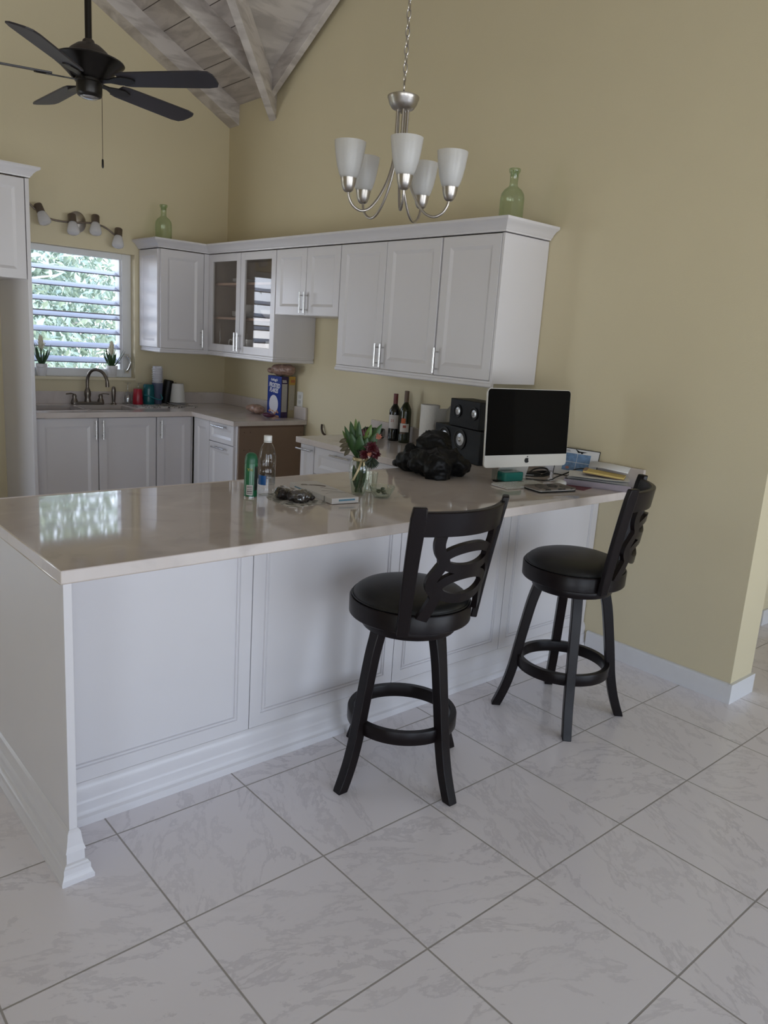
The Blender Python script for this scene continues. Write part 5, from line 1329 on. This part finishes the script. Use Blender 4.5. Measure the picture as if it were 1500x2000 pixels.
# ------------------------------------------------------------------ garden beyond the windows
rnd = random.Random(11)
GR = mat('garden_ground', (.30, .30, .20), .9, var=.3, vscale=2)
o = MB().box(-14, 10, 4.3, 20, -.35, -.3).build('garden_ground', GR); o['kind'] = 'structure'
BARK = mat('hazed_bark', (.62, .56, .54), .8, var=.25, vscale=12)  # bark paled in its colour to suggest outdoor haze
LGS = [mat('hazed_leaf_a', (.36, .44, .37), .6, var=.2), mat('hazed_leaf_b', (.42, .50, .41), .6, var=.2), mat('hazed_leaf_c', (.50, .56, .48), .6, var=.2)]  # greens paled so the leaf colour itself carries the haze
def tree(label, x, y, top, spread, nleaf, m, seed, lean=0.0):
    rn = random.Random(seed)
    t = thing('garden_tree', label, 'tree', (x, y, -.3), 0, None)
    mb = MB(); tips = []
    trunk = bez([(0, 0, 0), (.06+lean*.3, .02, top*.3), (lean*.7-.05, 0, top*.6), (lean, .04, top*.95)], 6)
    mb.tube(trunk, .06, 8, None, False, [1-.7*i/len(trunk) for i in range(len(trunk))])
    for k in range(9):
        i = rn.randint(4, len(trunk)-2); p = trunk[i]; a = rn.uniform(0, 6.28); l = rn.uniform(.4, 1)*spread
        q = p+Vector((cos(a)*l, sin(a)*l*.7, rn.uniform(.1, .7)*l)); mid = (p+q)/2+Vector((0, 0, .12*l))
        br = bez([p, mid, q], 4); mb.tube(br, .022, 6, None, False, [1-.6*j/len(br) for j in range(len(br))]); tips += [br[-1], br[-3], mid]
    mb.build('trunk', BARK, t, smooth=60)
    mb = MB()
    for k in range(nleaf):
        c = rn.choice(tips); r_ = spread*.42
        p = c+Vector((rn.gauss(0, r_), rn.gauss(0, r_*.7), rn.gauss(0, r_*.75))); s = rn.uniform(.03, .065)
        M = T(*p) @ R(rn.uniform(0, 6.28)) @ R(rn.uniform(-1.2, 1.2), 'X') @ R(rn.uniform(-1, 1), 'Y')
        mb.add([(0, -s*1.6, 0), (s*.55, 0, .15*s), (0, s*1.6, 0), (-s*.55, 0, .15*s)], [(0, 1, 2, 3)], M)
    o = mb.build('foliage', m, t, fix=False)
tree('slim tree with haze-paled bending trunk in the garden, behind the louvres', -1.05, 6.6, 3.2, .8, 900, LGS[1], 1, -.25)
tree('dense dark green tree in the garden beyond the louvres', -.55, 8.4, 4.2, 1.5, 9000, LGS[0], 2, .2)
tree('bushy green tree in the garden nearest the fridge side', -1.25, 9.4, 3.8, 1.6, 9000, LGS[0], 3, .1)
tree('light green tree far back in the garden', .35, 10.6, 4.2, 1.8, 9500, LGS[2], 4, -.1)
tree('low leafy shrub in the garden below the louvres', -.75, 7.4, 1.7, .8, 2200, LGS[1], 5, .1)

# ------------------------------------------------------------------ daylight
w = bpy.data.worlds.new('sky'); sc.world = w; w.use_nodes = True
N = w.node_tree.nodes; L = w.node_tree.links; bg = N['Background']
tc = N.new('ShaderNodeTexCoord'); sp = N.new('ShaderNodeSeparateXYZ'); L.new(tc.outputs['Generated'], sp.inputs[0])
cr = N.new('ShaderNodeValToRGB'); e = cr.color_ramp.elements
e[0].position = .0; e[0].color = (1.56, 1.55, 1.58, 1); e[1].position = 1.0; e[1].color = (.62, .8, 1.15, 1)
for p_, c_ in ((.485, (1.47, 1.47, 1.52, 1)), (.515, (1.0, 1.09, 1.27, 1)), (.7, (.84, 1.0, 1.32, 1))): q = e.new(p_); q.color = c_
ad = N.new('ShaderNodeMath'); ad.operation = 'MULTIPLY_ADD'; ad.inputs[1].default_value = .5; ad.inputs[2].default_value = .5
L.new(sp.outputs[2], ad.inputs[0]); L.new(ad.outputs[0], cr.inputs[0]); L.new(cr.outputs[0], bg.inputs['Color']); bg.inputs['Strength'].default_value = 4.85
def portal(name, loc, rot, sx, sy):
    l = bpy.data.lights.new(name, 'AREA'); l.shape = 'RECTANGLE'; l.size = sx; l.size_y = sy; l.energy = 1
    l.cycles.is_portal = True
    o = bpy.data.objects.new(name, l); COL.objects.link(o); o.location = loc; o.rotation_euler = rot
for i, (a, b_) in enumerate(OP): portal('daylight_portal', ((a+b_)/2, FY-.22, 1.1), (PI/2, 0, 0), b_-a, 2.2)
for x_, a, b_ in OPL: portal('daylight_portal', (x_-.22, (a+b_)/2, 1.1), (PI/2, 0, -PI/2), b_-a, 2.2)
portal('daylight_portal', ((WX0+WX1)/2, YB+.22, (WZ0+WZ1)/2), (-PI/2, 0, 0), WX1-WX0, WZ1-WZ0)
